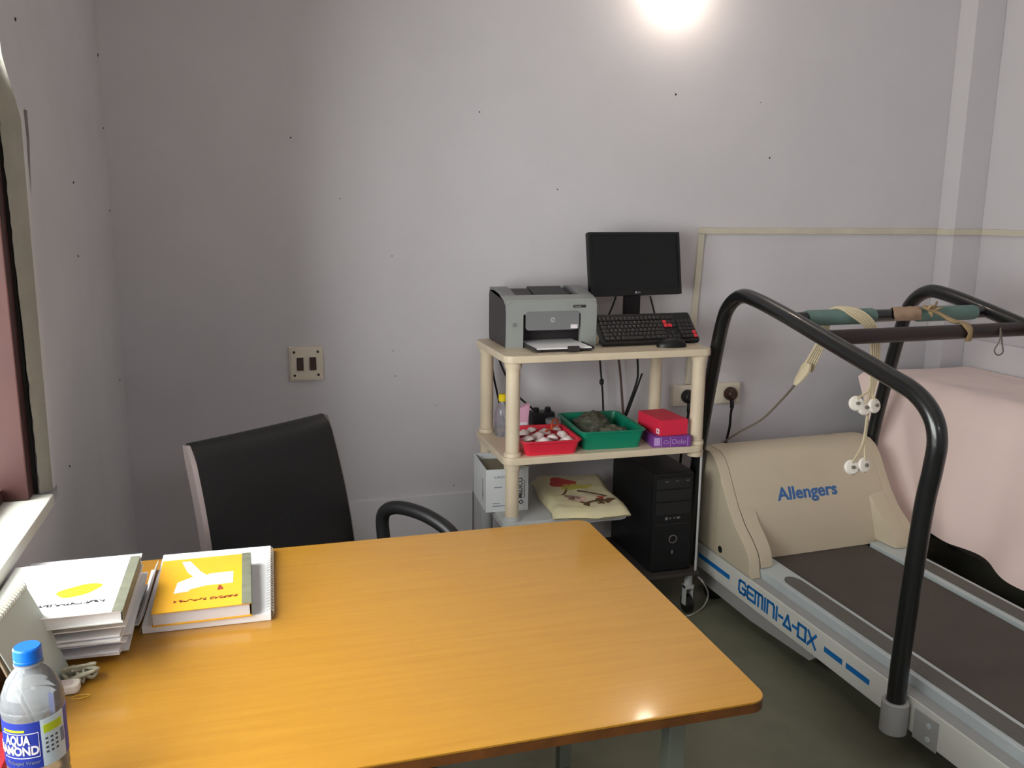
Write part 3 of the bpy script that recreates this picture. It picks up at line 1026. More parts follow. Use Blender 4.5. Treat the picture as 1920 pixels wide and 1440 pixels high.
# ------------------------------------------------------------------ monitor
mo = thing('computer_monitor', 'black flat computer monitor standing behind the keyboard', 'monitor', (1.405, 3.115, RZ[0]), math.radians(7))
MW, MH, mz = 0.405, 0.243, 0.16
sc_c = obj('housing', B().prism(rrect(-MW / 2, mz, MW / 2, mz + MH, 0.008, 3), -0.012, 0.008, axis=1, bev=0.002).prism(rrect(-MW / 2 + .06, mz + .04, MW / 2 - .06, mz + MH - .04, 0.02, 3), 0.0081, 0.035, axis=1), 'black_plastic', mo)
obj('screen', B().box((-MW / 2 + 0.013, -0.0124, mz + 0.024), (MW / 2 - 0.013, -0.0118, mz + MH - 0.013)), 'screen', mo)
bz = B()
for (a, b_, c, d) in ((-MW / 2 + .001, mz + 0.001, MW / 2 - .001, mz + 0.022), (-MW / 2 + .001, mz + MH - 0.012, MW / 2 - .001, mz + MH - .001), (-MW / 2 + .001, mz + .0221, -MW / 2 + 0.012, mz + MH - 0.0121), (MW / 2 - 0.012, mz + .0221, MW / 2 - .001, mz + MH - 0.0121)):
    bz.box((a, -0.0155, b_), (c, -0.0121, d))
obj('bezel', bz, 'black_plastic', mo)
obj('logo', B().lathe([(0.0045, 0), (0.0045, 0.0006)], 14, Matrix.Translation((-0.006, -0.0156, mz + 0.0115)) @ Matrix.Rotation(math.pi / 2, 4, 'X')), 'logo_grey', mo)
text('lettering', 'LG', 0.010, 'logo_grey', mo, (0.001, -0.0158, mz + 0.008), (1, 0, 0), (0, 0, 1), 0.0002)
TM_ = Matrix.Translation((0, 0, mz)) @ Matrix.Rotation(math.radians(-9), 4, 'X') @ Matrix.Translation((0, 0, -mz))
for o_ in mo.children:
    o_.data.transform(TM_)
obj('neck', B().box((-0.034, 0.016, 0.012), (0.034, 0.040, mz + 0.05), 0.004), 'black_plastic', mo)
obj('base', B().lathe([(0.085, 0.0), (0.083, 0.007), (0.05, 0.0115)], 28, Matrix.Translation((0, 0.0, 0))), 'black_plastic', mo)
# ------------------------------------------------------------------ keyboard leaning on the monitor foot
kb = thing('keyboard', 'black computer keyboard with two red key areas propped against the monitor', 'keyboard', (1.374, 2.893, RZ[0] + 0.001), math.radians(2.0))
kt_ = math.radians(43)
KM = Matrix.Rotation(kt_, 4, 'X')
kw = 0.197


def kadd(b):
    b.v = [tuple(KM @ Vector(v)) for v in b.v]
    return b


obj('body', kadd(B().prism(rrect(-kw, 0.0, kw, 0.138, 0.008, 3), 0.0, 0.016, bev=0.003)), 'black_plastic', kb)
keys = B()
marks = B()
reds = []
rows = [(0.112, [1] * 15), (0.092, [1.0] * 13 + [2]), (0.0745, [1.5] + [1] * 12 + [1.5]), (0.057, [1.8] + [1] * 11 + [2.2]), (0.0395, [2.3] + [1] * 10 + [2.7]), (0.022, [1.3, 1.3, 1.3, 5.7, 1.3, 1.3, 1.3, 1.5])]
for ry, ws in rows:
    x = -kw + 0.012
    un = 0.253 / sum(ws)
    for wk in ws:
        keys.box((x + 0.0012, ry - 0.0075, 0.0162), (x + wk * un - 0.0012, ry + 0.0075, 0.0215), 0.0015, 1)
        if rnd.random() < 0.85:
            marks.box((x + 0.005, ry + 0.001, 0.02155), (x + 0.0085, ry + 0.0045, 0.0218))
        x += wk * un
for ry in (0.112, 0.092, 0.0745, 0.0395, 0.022):
    for k in range(3):
        if ry == 0.0395 and k != 1:
            continue
        x = 0.070 + k * 0.0175
        q = (x + 0.001, ry - 0.0075, 0.0162), (x + 0.0163, ry + 0.0075, 0.0215)
        if ry in (0.0745, 0.092) and k == 0 or (ry == 0.0745 and k == 1):
            reds.append(q)
        else:
            keys.box(*q, 0.0015, 1)
for r_i, ry in enumerate((0.092, 0.0745, 0.057, 0.0395, 0.022)):
    for k in range(4):
        x = 0.127 + k * 0.0162
        q = (x + 0.001, ry - 0.0075, 0.0162), (x + 0.0153, ry + 0.0075, 0.0215)
        if k == 3 and r_i in (3, 4):
            reds.append(q)
        else:
            keys.box(*q, 0.0015, 1)
ko = obj('keys', kadd(keys), 'key_black', kb)
ko['kind'] = 'stuff'
mk_ = obj('key_marks', kadd(marks), 'key_mark', kb)
mk_['kind'] = 'stuff'
for q in reds:
    obj('red_key', kadd(B().box(*q, 0.0015, 1)), 'key_red', kb)
for sx_ in (-1, 1):
    obj('kick_stand', B().box((sx_ * (kw - 0.04) - 0.01, 0.082, 0.0), (sx_ * (kw - 0.04) + 0.01, 0.094, 0.078), 0.001), 'black_plastic', kb)
# mouse
ms = B()


def mouse_fn(u, v):
    a = u * 2 * math.pi
    e = v * math.pi / 2
    x = 0.056 * math.cos(a) * math.cos(e)
    y = 0.030 * math.sin(a) * math.cos(e)
    z = 0.034 * math.sin(e) ** 0.8
    return (x, y, z)


ms.grid(mouse_fn, 28, 10)
mso = thing('computer_mouse', 'small black computer mouse in front of the keyboard', 'mouse', (1.43, 2.842, RZ[0]), math.radians(-6))
obj('shell', ms, 'black_plastic', mso, ang=80)
obj('wheel', B().tube([(0.028, -0.003, 0.0275), (0.028, 0.003, 0.0275)], 0.006, 12), 'key_black', mso)
obj('base', B().lathe([(0.9, 0), (0.95, 0.05)], 24, Matrix.Diagonal((0.056, 0.030, 0.06, 1))), 'black_matte', mso)

# ------------------------------------------------------------------ middle shelf: trays, boxes, bottle


def tray_mesh(wd, dp, h, th=0.003, flare=0.012, rim=0.007):
    b = B()
    r = 0.018
    lv = [(rrect(-wd / 2 + flare, -dp / 2 + flare, wd / 2 - flare, dp / 2 - flare, r), 0.0), (rrect(-wd / 2, -dp / 2, wd / 2, dp / 2, r), h - 0.004),
          (rrect(-wd / 2 - rim, -dp / 2 - rim, wd / 2 + rim, dp / 2 + rim, r + rim), h - 0.004), (rrect(-wd / 2 - rim, -dp / 2 - rim, wd / 2 + rim, dp / 2 + rim, r + rim), h),
          (rrect(-wd / 2 + th, -dp / 2 + th, wd / 2 - th, dp / 2 - th, r), h), (rrect(-wd / 2 + flare + th, -dp / 2 + flare + th, wd / 2 - flare - th, dp / 2 - flare - th, r), th)]
    n = len(lv[0][0])
    vs = [(x, y, z) for pl, z in lv for x, y in pl]
    fs = [tuple(range(n))[::-1]]
    for i in range(len(lv) - 1):
        fs += [(i * n + k, i * n + (k + 1) % n, (i + 1) * n + (k + 1) % n, (i + 1) * n + k) for k in range(n)]
    fs.append(tuple(range((len(lv) - 1) * n, len(lv) * n)))
    return b.add(vs, fs)


Z2 = RZ[1] + 0.0003
rt = tag(obj('red_tray', tray_mesh(0.205, 0.235, 0.052), 'tray_red', loc=(0.963, 2.888, Z2), rotz=math.radians(-2)), 'red plastic tray full of white electrode pads on the middle shelf', 'tray')
gt = tag(obj('green_tray', tray_mesh(0.235, 0.305, 0.068), 'tray_green', loc=(1.204, 2.945, Z2), rotz=math.radians(-3)), 'green plastic tray holding crumpled grey gloves on the middle shelf', 'tray')
k = 0
for i in range(4):
    for j in range(5):
        if (i + j) % 7 == 6:
            continue
        x = 0.963 - 0.064 + i * 0.044 + rnd.uniform(-.006, .006)
        y = 2.888 - 0.078 + j * 0.038 + rnd.uniform(-.006, .006)
        lay = (i * 3 + j) % 2
        z = Z2 + 0.012 + lay * 0.016
        r = 0.021 + rnd.uniform(-.002, .002)
        mx = Matrix.Rotation(rnd.uniform(-.35, .35), 4, 'X') @ Matrix.Rotation(rnd.uniform(-.35, .35), 4, 'Y')
        o = obj('electrode_pad', B().lathe([(r * .5, 0), (r, 0.004), (r * .95, 0.012), (r * .5, 0.018), (r * .2, 0.022)], 12, mx), 'pad_white', loc=(x, y, z + 0.008))
        tag(o, 'round white electrode pad lying in the red tray', 'electrode', 'electrode pads in the red tray')
ow = [(1.0, 2.90, Z2 + .06), (1.01, 2.93, Z2 + .075), (1.03, 2.955, Z2 + .082), (1.045, 2.965, Z2 + .07), (1.03, 2.94, Z2 + .066), (1.0, 2.915, Z2 + .06), (0.975, 2.90, Z2 + .053)]
tag(centre(obj('orange_wire', B().tube(cr(ow, 5), 0.0035, 7), 'wire_orange')), 'short orange wire looping out of the red tray', 'wire')


# crumpled gloves in the green tray
def crumple(name, label, cx, cy, cz_, rx, ry, rz, seed, m, cat):
    def fn(u, v):
        a = u * 2 * math.pi
        e = (v - 0.25) / 0.75 * math.pi / 2 if v > 0.25 else -(0.25 - v) / 0.25 * math.pi / 2
        d = Vector((math.cos(a) * math.cos(e), math.sin(a) * math.cos(e), math.sin(e)))
        r = 1 + 0.22 * noise.noise(d * 1.9 + Vector((seed, 0, 0))) + 0.16 * noise.noise(d * 4.5 + Vector((0, seed, 0))) + 0.10 * abs(noise.noise(d * 9 + Vector((0, 0, seed))))
        return (cx + d.x * rx * r, cy + d.y * ry * r, cz_ + max(d.z * rz * r, -0.010))
    o = obj(name, B().grid(fn, 36, 18), m, ang=50)
    return tag(centre(o), label, cat)


crumple('crumpled_glove', 'dark grey crumpled glove heaped high at the back of the green tray', 1.190, 2.998, Z2 + 0.034, 0.070, 0.062, 0.054, 3.2, 'glove_grey', 'glove')
crumple('crumpled_glove', 'grey crumpled glove lying flat at the front of the green tray', 1.228, 2.878, Z2 + 0.030, 0.058, 0.044, 0.036, 8.7, 'glove_grey', 'glove')
# purple and red boxes
pb_r = math.radians(-8)
pbx = thing('purple_box', 'flat purple printed box under the red box on the middle shelf', 'box', (1.425, 2.855, Z2), pb_r)
obj('carton', B().box((-0.072, -0.085, 0), (0.072, 0.085, 0.040), 0.0015), 'box_purple', pbx)
obj('print_panel', B().box((-0.066, -0.0857, 0.006), (-0.044, -0.0851, 0.035)).box((0.058, -0.0857, 0.004), (0.0605, -0.0851, 0.037)).box((-0.0405, -0.0857, 0.004), (-0.038, -0.0851, 0.037)).box((-0.006, -0.0857, 0.004), (-0.004, -0.0851, 0.037)), 'print_lilac', pbx)
text('lettering', 'Dolo', 0.026, 'print_lilac', pbx, (0.0, -0.0857, 0.0115), (1, 0, 0), (0, 0, 1), 0.0003)
text('lettering', 'Cs', 0.02, 'print_lilac', pbx, (-0.034, -0.0857, 0.0125), (1, 0, 0), (0, 0, 1), 0.0003, 0.3)
text('lettering', 'E', 0.024, 'print_lilac', pbx, (-0.0727, 0.03, 0.012), (0, -1, 0), (0, 0, 1), 0.0003)
rbx = thing('red_box', 'bright red carton lying on the purple box', 'box', (1.420, 2.868, Z2 + 0.0403), math.radians(3))
obj('carton', B().box((-0.055, -0.088, 0), (0.055, 0.088, 0.058), 0.0015), 'box_red', rbx)
obj('flap', B().box((-0.0505, -0.0892, 0.002), (0.0545, -0.0882, 0.057)), 'box_red', rbx)
obj('print_square', B().box((-0.0557, -0.080, 0.006), (-0.0552, -0.058, 0.024)), 'print_white', rbx)
obj('print_dot', B().box((-0.0561, -0.073, 0.011), (-0.0558, -0.065, 0.019)), 'box_red', rbx)
# small clear bottle with yellow cap
sbz = thing('squeeze_bottle', 'small clear plastic bottle with yellow cap at the back of the middle shelf', 'bottle', (0.866, 3.085, Z2))
obj('body', B().lathe([(0.026, 0.0), (0.029, 0.004), (0.030, 0.02), (0.030, 0.075), (0.028, 0.09), (0.020, 0.112), (0.013, 0.124), (0.012, 0.132)], 24), 'clear_film', sbz)
obj('liquid', B().lathe([(0.0275, 0.003), (0.0285, 0.02), (0.0285, 0.033)], 24), 'water', sbz)
obj('cap', B().lathe([(0.0145, 0.1325), (0.0155, 0.136), (0.0155, 0.156), (0.013, 0.159)], 20), 'bottle_yellow', sbz)
# pink packet and black adapter with bluish jar
pk = thing('pink_packet', 'pink and white paper packet behind the front rack leg', 'packet', (0.925, 3.085, Z2))
obj('packet', B().prism([(-0.036, 0), (0.034, 0), (0.044, 0.118), (0.006, 0.105), (-0.032, 0.128)], -0.018, 0.018, axis=1, bev=0.003), 'packet_pink', pk)
obj('label_band', B().box((-0.033, -0.0188, 0.012), (0.033, -0.0181, 0.05)), 'print_white', pk)
ad = thing('cable_adapter', 'black adapter block with cable ends behind the red tray', 'adapter', (1.02, 3.085, Z2))
obj('block', B().box((-0.043, -0.03, 0), (0.046, 0.03, 0.085), 0.006), 'black_plastic', ad)
obj('knob', B().lathe([(0.011, 0.0855), (0.012, 0.095), (0.009, 0.1)], 12, Matrix.Translation((-0.022, 0, 0))), 'black_plastic', ad)
obj('knob', B().lathe([(0.011, 0.0855), (0.012, 0.095), (0.009, 0.1)], 12, Matrix.Translation((0.025, 0, 0))), 'black_plastic', ad)
jr = thing('blue_jar', 'low blue-grey jar with glossy lid in front of the black adapter', 'jar', (1.045, 3.030, Z2))
obj('body', B().lathe([(0.022, 0), (0.024, 0.004), (0.024, 0.05)], 22), 'jar_blue', jr)
obj('lid', B().lathe([(0.0245, 0.0505), (0.0255, 0.052), (0.0255, 0.064), (0.022, 0.067)], 22), 'printer_mid', jr)

# ------------------------------------------------------------------ lower shelf: carton, printed bag
Z3 = RZ[2] + 0.0003
ct = thing('white_carton', 'white medical supply carton with open lid on the lower shelf', 'box', (0.836, 3.0, Z3), math.radians(-3))
cw, cdp, chh = 0.078, 0.112, 0.158
cbx = B()
cbx.box((-cw, -cdp, 0), (cw, cdp, 0.003)).box((-cw, -cdp, 0.003), (cw, -cdp + .003, chh)).box((-cw, cdp - .003, 0.003), (cw, cdp, chh)).box((-cw, -cdp + .003, 0.003), (-cw + .003, cdp - .003, chh)).box((cw - .003, -cdp + .003, .003), (cw, cdp - .003, chh))
obj('carton', cbx, 'carton_white', ct)
obj('shaded_top', B().box((-cw + .0031, -cdp + .0031, 0.12), (cw - .0031, cdp - .0031, 0.135)), 'carton_top_shade', ct)  # shadow over the carton top is put into this slab's grey-olive colour
obj('lid_flap', B().prism([(cw - 0.075, chh + 0.0), (cw - 0.0, chh + 0.0), (cw + .004, chh + 0.004), (cw - 0.04, chh + 0.014)], -cdp, -cdp + 0.10, axis=1), 'carton_white', ct)
fy = -cdp - 0.0004
text('lettering', 'MEDICO', 0.0225, 'print_black', ct, (cw - 0.022, fy, 0.046), (0, 0, 1), (-1, 0, 0), 0.0003, 0, 0.0006, sx=0.9)
text('lettering', 'PHARMACEUTICALS', 0.0075, 'print_black', ct, (cw - 0.012, fy, 0.046), (0, 0, 1), (-1, 0, 0), 0.0003)
em = B()
strokes(em, [[(0, 0), (.008, .008), (.016, 0), (.008, -.008), (0, 0)]], 0.003, (cw - 0.026, fy, 0.024), (0, 0, 1), (-1, 0, 0))
obj('emblem', em, 'print_black', ct)
text('lettering', 'SURGICAL', 0.012, 'print_blue_grey', ct, (-cw + 0.03, fy, 0.125), (1, 0, 0), (0, 0, 1), 0.0003)
text('lettering', 'MEDICO', 0.022, 'print_black', ct, (-cw - 0.0004, -cdp + 0.045, 0.03), (0, 0, 1), (0, 1, 0), 0.0003)
for x0_, x1_, z0_ in ((.03, .06, .09), (.025, .05, .03), (.025, .07, .02)):
    obj('print_line', B().box((-cw + x0_, fy - .0002, z0_), (-cw + x1_, fy, z0_ + .003)), 'print_blue_grey', ct)

bag = thing('printed_bag', 'cream plastic carrier bag with brown flower print lying flat on the lower shelf', 'bag', (1.125, 2.95, Z3), math.radians(-6))
BWd, BD = 0.142, 0.215


def bag_top(x, y):
    ex = min(1, (1 - abs(x) / BWd) * 5)
    ey = min(1, (1 - abs(y) / BD) * 5)
    return 0.004 + (0.024 + 0.016 * (y / BD + 1) / 2) * math.sqrt(max(0, ex * ey)) + 0.004 * noise.noise(Vector((x * 22, y * 22, 3)))


def bag_fn(u, v):
    x = -BWd + 2 * BWd * u
    y = -BD + 2 * BD * v
    return (x + 0.006 * math.sin(v * 9), y + 0.008 * math.sin(u * 7 + 1), bag_top(x, y))


bb = B().grid(bag_fn, 36, 40)
bb.grid(lambda u, v: (lambda q: (q[0], q[1], 0.0))(bag_fn(1 - u, v)), 36, 40)
bgo = obj('film', bb, 'bag_cream', bag, ang=60)


def decal(name, fn, nu, nv, m):
    def g(u, v):
        x, y = fn(u, v)
        uu, vv = (x + BWd) / (2 * BWd), (y + BD) / (2 * BD)
        q = bag_fn(uu, vv)
        return (q[0], q[1], q[2] + 0.0007)
    return obj(name, B().grid(g, nu, nv), m, bgo)


def blob(cx, cy, rx, ry, k=0.0, ph=0.0):
    return lambda u, v: (cx + rx * v * math.cos(2 * math.pi * u) * (1 + k * math.sin(2 * math.pi * u * 3 + ph)), cy + ry * v * math.sin(2 * math.pi * u) * (1 + k * math.sin(2 * math.pi * u * 3 + ph)))


def ribbon(pts, wd):
    ps = cr([Vector((x, y, 0)) for x, y in pts], 6)

    def fn(u, v):
        f = u * (len(ps) - 1)
        i = min(int(f), len(ps) - 2)
        p = ps[i].lerp(ps[i + 1], f - i)
        t = (ps[i + 1] - ps[i]).normalized()
        return (p.x - t.y * wd * (v - .5), p.y + t.x * wd * (v - .5))
    return fn


decal('print_patch', blob(-0.03, -0.085, 0.035, 0.028, 0.15), 24, 4, 'bag_print_pink')
decal('print_patch', blob(-0.042, -0.078, 0.026, 0.024, 0.25, 1), 24, 4, 'bag_print_brown')
decal('print_patch', blob(-0.022, -0.092, 0.016, 0.014, 0.1, 1), 20, 3, 'print_white')
decal('print_patch', blob(-0.045, 0.09, 0.05, 0.05, 0.2, 2), 24, 4, 'bag_print_red')
decal('print_patch', blob(0.0, 0.04, 0.06, 0.03, 0.2, 2), 24, 4, 'bag_print_green')
decal('print_stem', ribbon([(-0.03, -0.12), (-0.01, -0.13), (0.03, -0.11), (0.06, -0.12), (0.085, -0.105)], 0.013), 24, 1, 'bag_print_brown')
decal('print_stem', ribbon([(0.0, 0.0), (0.04, -0.03), (0.075, -0.06), (0.09, -0.075)], 0.013), 24, 1, 'bag_print_brown')
decal('print_stem', ribbon([(-0.07, -0.05), (-0.05, -0.02), (-0.03, 0.03)], 0.008), 18, 1, 'bag_print_brown')
for dx, dy, r in ((0.055, -0.10, .013), (0.07, -0.125, .012), (0.088, -0.118, .011), (0.045, -0.135, .010), (-0.01, -0.145, .009)):
    decal('print_leaf', blob(dx, dy, r * 1.25, r * 1.4, 0.35, dx * 90), 18, 3, 'bag_print_brown')
decal('print_flower', blob(0.062, -0.082, 0.014, 0.010, 0.3), 18, 3, 'bag_print_red')
g2 = B().grid(lambda u, v: (-0.148 + 0.296 * u, -0.20 + 0.4 * v, 0.006 + 0.004 * noise.noise(Vector((u * 6, v * 6, 9)))), 14, 14, 0.001)

# ------------------------------------------------------------------ computer tower
tw = thing('computer_tower', 'black desktop computer tower standing at the bottom right of the rack', 'computer', (1.445, 2.985, 0.1755))
obj('case', B().box((-0.083, -0.165, 0), (0.083, 0.195, 0.385), 0.004), 'black_plastic', tw)
fb3 = obj('front_bezel', B().box((-0.081, -0.185, 0.002), (0.081, -0.1655, 0.384), 0.006), 'black_plastic', tw)
for z0, z1 in ((0.325, 0.365), (0.278, 0.32), (0.225, 0.272)):
    obj('drive_cover', B().box((-0.071, -0.1875, z0), (0.071, -0.1853, z1), 0.0008), 'black_matte', fb3)
for x in (-0.03, 0.012, 0.055):
    obj('badge', B().box((x - .006, -0.1882, 0.352), (x + .006, -0.1877, 0.355)), 'key_mark', fb3)
obj('power_button', B().lathe([(0.0165, 0), (0.0165, 0.002), (0.0135, 0.0022), (0.0135, 0.0006)], 22, Matrix.Translation((0.005, -0.1853, 0.128)) @ Matrix.Rotation(math.pi / 2, 4, 'X'), cap=False), 'key_mark', fb3)
obj('reset_button', B().box((0.001, -0.187, 0.07), (0.007, -0.1853, 0.084), 0.0005), 'printer_mid', fb3)
obj('port_row', B().box((-0.03, -0.187, 0.205), (-0.02, -0.1853, 0.215)).box((-0.012, -0.187, 0.207), (-0.007, -0.1853, 0.213)).box((0.004, -0.187, 0.207), (0.009, -0.1853, 0.213)).box((0.016, -0.187, 0.207), (0.03, -0.1853, 0.214)), 'key_mark', fb3)
obj('groove', B().box((-0.07, -0.1868, 0.186), (0.07, -0.1853, 0.188)), 'printer_dark', fb3)

# ------------------------------------------------------------------ wall fittings


def wallthing(name, label, cat, x, z, group=None):
    return thing(name, label, cat, (x, YB, z), 0, group)


sw = wallthing('switch_plate', 'square ivory switch plate with two brown rocker switches on the wall', 'switch', 0.164, 0.935)
obj('back_box', B().box((-0.062, -0.012, -0.064), (0.062, -0.0005, 0.064), 0.003), 'ivory_plastic', sw)
obj('plate', B().box((-0.056, -0.017, -0.058), (0.056, -0.0125, 0.058), 0.002), 'ivory_plastic', sw)
for x in (-0.022, 0.024):
    obj('switch', B().prism([(-0.0172, -0.023), (-0.0172, 0.025), (-0.020, 0.025), (-0.025, -0.023)], x - 0.012, x + 0.012, axis=0, bev=0.001), 'switch_brown', sw)
for x in (-0.043, 0.043):
    for z in (-0.042, 0.045):
        obj('screw', B().lathe([(0.005, 0), (0.005, 0.0015), (0.003, 0.002)], 10, Matrix.Translation((x, -0.0171, z)) @ Matrix.Rotation(math.pi / 2, 4, 'X')), 'speck', sw)

for i, (x, z, lab) in enumerate(((1.724, 0.738, 'ivory wall socket just left of the rack leg below the conduit'), (1.925, 0.740, 'yellowed wall socket to the right of the rack above the treadmill hood'))):
    so = wallthing('wall_socket', lab, 'socket', x, z, 'wall sockets behind the rack')
    obj('box', B().box((-0.058, -0.028, -0.045), (0.058, -0.0005, 0.045), 0.004), 'ivory_plastic', so)
    obj('face', B().box((-0.03, -0.0315, -0.036), (0.05, -0.0285, 0.036), 0.001), 'ivory_plastic', so)
    pg = thing('power_plug', ('black power plug with cord in the left wall socket', 'dark brown power plug with cord in the right wall socket')[i], 'plug', (x + 0.004, YB - 0.032, z), 0, 'power plugs in the wall sockets')
    obj('body', B().lathe([(0.029, 0.0), (0.030, 0.012), (0.024, 0.03), (0.016, 0.036)], 18, Matrix.Rotation(math.pi / 2, 4, 'X')), ('cable_black', 'switch_brown')[i], pg)
    if i == 0:
        pts = [(0, -0.02, -0.02), (-0.002, -0.024, -0.05), (-0.006, -0.02, -0.12), (-0.012, 0.0, -0.22), (-0.02, 0.0, -0.36), (-0.03, -0.005, -0.5)]
    else:
        pts = [(0, -0.02, -0.02), (0, -0.026, -0.05), (0.0, -0.02, -0.09), (0.002, -0.015, -0.14), (-0.004, -0.01, -0.19), (-0.014, -0.01, -0.24), (-0.018, -0.01, -0.34), (-0.02, -0.01, -0.5)]
    obj('cord', B().tube(cr(pts, 6), [0.009] * 8 + [0.0055] * (6 * (len(pts) - 1) + 1 - 8), 8), 'cable_black', pg)

cn = thing('cable_conduit', 'cream plastic cable conduit running up the wall and across to the pillar', 'conduit', (1.75, YB, 0.79))
co = cn.location


def cnobj(b):
    o = obj('conduit_run', b, 'conduit_plastic', cn)
    o.data.transform(Matrix.Translation(-co))


zc0, zc1 = 1.414, 1.44
cnobj(B().prism([(1.728, 0.786), (1.752, 0.786), (1.782, zc0 - .001), (1.756, zc0 - .001)], YB - 0.015, YB - 0.0005, axis=1, bev=0.002))
cnobj(B().box((1.756, YB - 0.0155, zc0), (2.9485, YB - 0.0005, zc1), 0.002))
cnobj(B().box((2.934, 3.1985, zc0 - .002), (2.9495, YB - 0.016, zc1 - .002), 0.002))
cnobj(B().box((2.934, 3.184, zc0 - .001), (XR - 0.0005, 3.198, zc1 - .001), 0.002))
cnobj(B().box((XR - 0.0155, 0.5, zc0), (XR - 0.0005, 3.1835, zc1), 0.002))
# the wall bulb just above the view, source of the bright patch at the top of the wall
lm = wallthing('wall_lamp', 'white bulb holder with lit bulb high on the back wall', 'lamp', 1.60, 2.352)
obj('holder', B().lathe([(0.04, 0.0005), (0.04, 0.012), (0.024, 0.02), (0.022, 0.05)], 20, Matrix.Rotation(math.radians(90), 4, 'X')), 'lamp_body', lm)
obj('bulb', B().lathe([(0.013, 0.051), (0.024, 0.07), (0.033, 0.1), (0.03, 0.125), (0.016, 0.142), (0.006, 0.146)], 20, Matrix.Rotation(math.radians(90), 4, 'X')), 'lamp_glow', lm)

# loose cables behind the rack


def cable(label, pts, r=0.004, m='cable_black', k=6):
    o = obj('power_cable', B().tube(cr(pts, k), r, 7), m)
    return tag(centre(o), label, 'cable', 'loose cables hanging behind the rack')


yb = 3.215
cable('black printer cable hanging straight behind the left rack legs', [P(920, 640, 1, yb), P(923, 690, 1, yb), P(934, 745, 1, yb), P(945, 790, 1, yb)])
cable('black cable slanting from the printer down to the black adapter', [P(930, 640, 1, yb), P(940, 685, 1, yb), P(968, 738, 1, yb), P(1000, 768, 1, yb), P(1012, 790, 1, yb)])
cable('black cable with a small bulge hanging behind the green tray', [P(1122, 640, 1, yb), P(1126, 690, 1, yb), P(1130, 740, 1, yb), P(1132, 800, 1, yb)])
tag(centre(obj('cable_bead', B().lathe([(0.003, -0.014), (0.009, -0.008), (0.009, 0.008), (0.003, 0.014)], 10, Matrix.Translation(P(1128, 716, 1, yb - 0.012))), 'cable_black')), 'small black filter lump on the cable behind the green tray', 'filter')
cable('brown cable hanging behind the green tray', [P(1155, 640, 1, yb), P(1162, 690, 1, yb), P(1166, 740, 1, yb), P(1170, 800, 1, yb)], 0.005, 'cable_brown')
cable('black cable bent leftwards behind the right rack leg', [P(1193, 640, 1, yb), P(1196, 690, 1, yb), P(1194, 715, 1, yb), P(1180, 755, 1, yb), P(1168, 790, 1, yb), P(1160, 830, 1, yb)], 0.0045)
cable('thin black cable slanting across behind the right rack leg', [P(1204, 700, 1, yb - .014), P(1194, 728, 1, yb - .014), P(1180, 765, 1, yb - .014), P(1166, 800, 1, yb - .014)], 0.004)
cable('thin monitor cable hanging left of the monitor neck', [P(1155, 556, 1, 3.16), P(1148, 575, 1, 3.17), P(1138, 600, 1, 3.18), P(1134, 625, 1, 3.19)], 0.0035)
cable('thin monitor cable hanging right of the monitor neck', [P(1219, 556, 1, 3.16), P(1224, 575, 1, 3.17), P(1230, 600, 1, 3.18), P(1233, 622, 1, 3.19)], 0.0035)
fl_ = [Vector((1.549, 2.77, 0.152)), P(1318, 1092, 1, 2.70), P(1328, 1115, 2, 0.06), P(1318, 1138, 2, 0.0035), P(1298, 1152, 2, 0.0035), P(1285, 1156, 2, 0.0035)]
cable('thin white cable looping over the floor under the rack', fl_, 0.0028, 'cable_white')

# ================================================================== OFFICE CHAIR
CA = math.radians(36)
ch = thing('office_chair', 'black leather office chair with silver-edged backrest behind the desk', 'chair', (0.155, 2.06, 0), CA)


def back_y(z):
    t = (z - 0.48) / 0.47
    return 0.185 + 0.020 * t + 0.075 * t * t


def cush(u, v):
    """front surface of the padded backrest"""
    z = 0.48 + 0.465 * v
    hwid = 0.219 - 0.012 * v
    x = -hwid + 2 * hwid * u
    pad = 0.012 * (1 - (2 * u - 1) ** 4)
    pad += 0.005 * math.sin(v * 9.0) * (1 - (2 * u - 1) ** 2)
    rnd_top = 0.018 * max(0, (v - 0.93) / 0.07) ** 2
    return (x, back_y(z) - 0.022 - pad + rnd_top + 0.008 * (1 - (2 * u - 1) ** 2), z - 0.004 * (1 - (2 * u - 1) ** 2) * v)


bk = B()
NU, NV = 20, 26
fr_pts = [Vector(cush(i / NU, j / NV)) for j in range(NV + 1) for i in range(NU + 1)]
bk_pts = []
for j in range(NV + 1):
    for i in range(NU + 1):
        p = cush(i / NU, j / NV)
        z = p[2]
        rr = 0.018 * max(0, (j / NV - 0.93) / 0.07) ** 2
        bk_pts.append(Vector((p[0], back_y(min(z, .95)) + 0.024 - rr + 0.008 * (1 - (2 * i / NU - 1) ** 2), z)))
W1 = NU + 1
n1 = len(fr_pts)
fs = [(j * W1 + i, j * W1 + i + 1, (j + 1) * W1 + i + 1, (j + 1) * W1 + i) for j in range(NV) for i in range(NU)]
fs += [tuple(n1 + q for q in f[::-1]) for f in fs]
for j in range(NV):
    a, b_ = j * W1, (j + 1) * W1
    fs.append((a, b_, n1 + b_, n1 + a))
    a, b_ = j * W1 + NU, (j + 1) * W1 + NU
    fs.append((b_, a, n1 + a, n1 + b_))
for i in range(NU):
    fs.append((i + 1, i, n1 + i, n1 + i + 1))
    a = NV * W1 + i
    fs.append((a, a + 1, n1 + a + 1, n1 + a))
bk.add(fr_pts + bk_pts, fs)
back = obj('backrest', bk, 'leather', ch, ang=50)
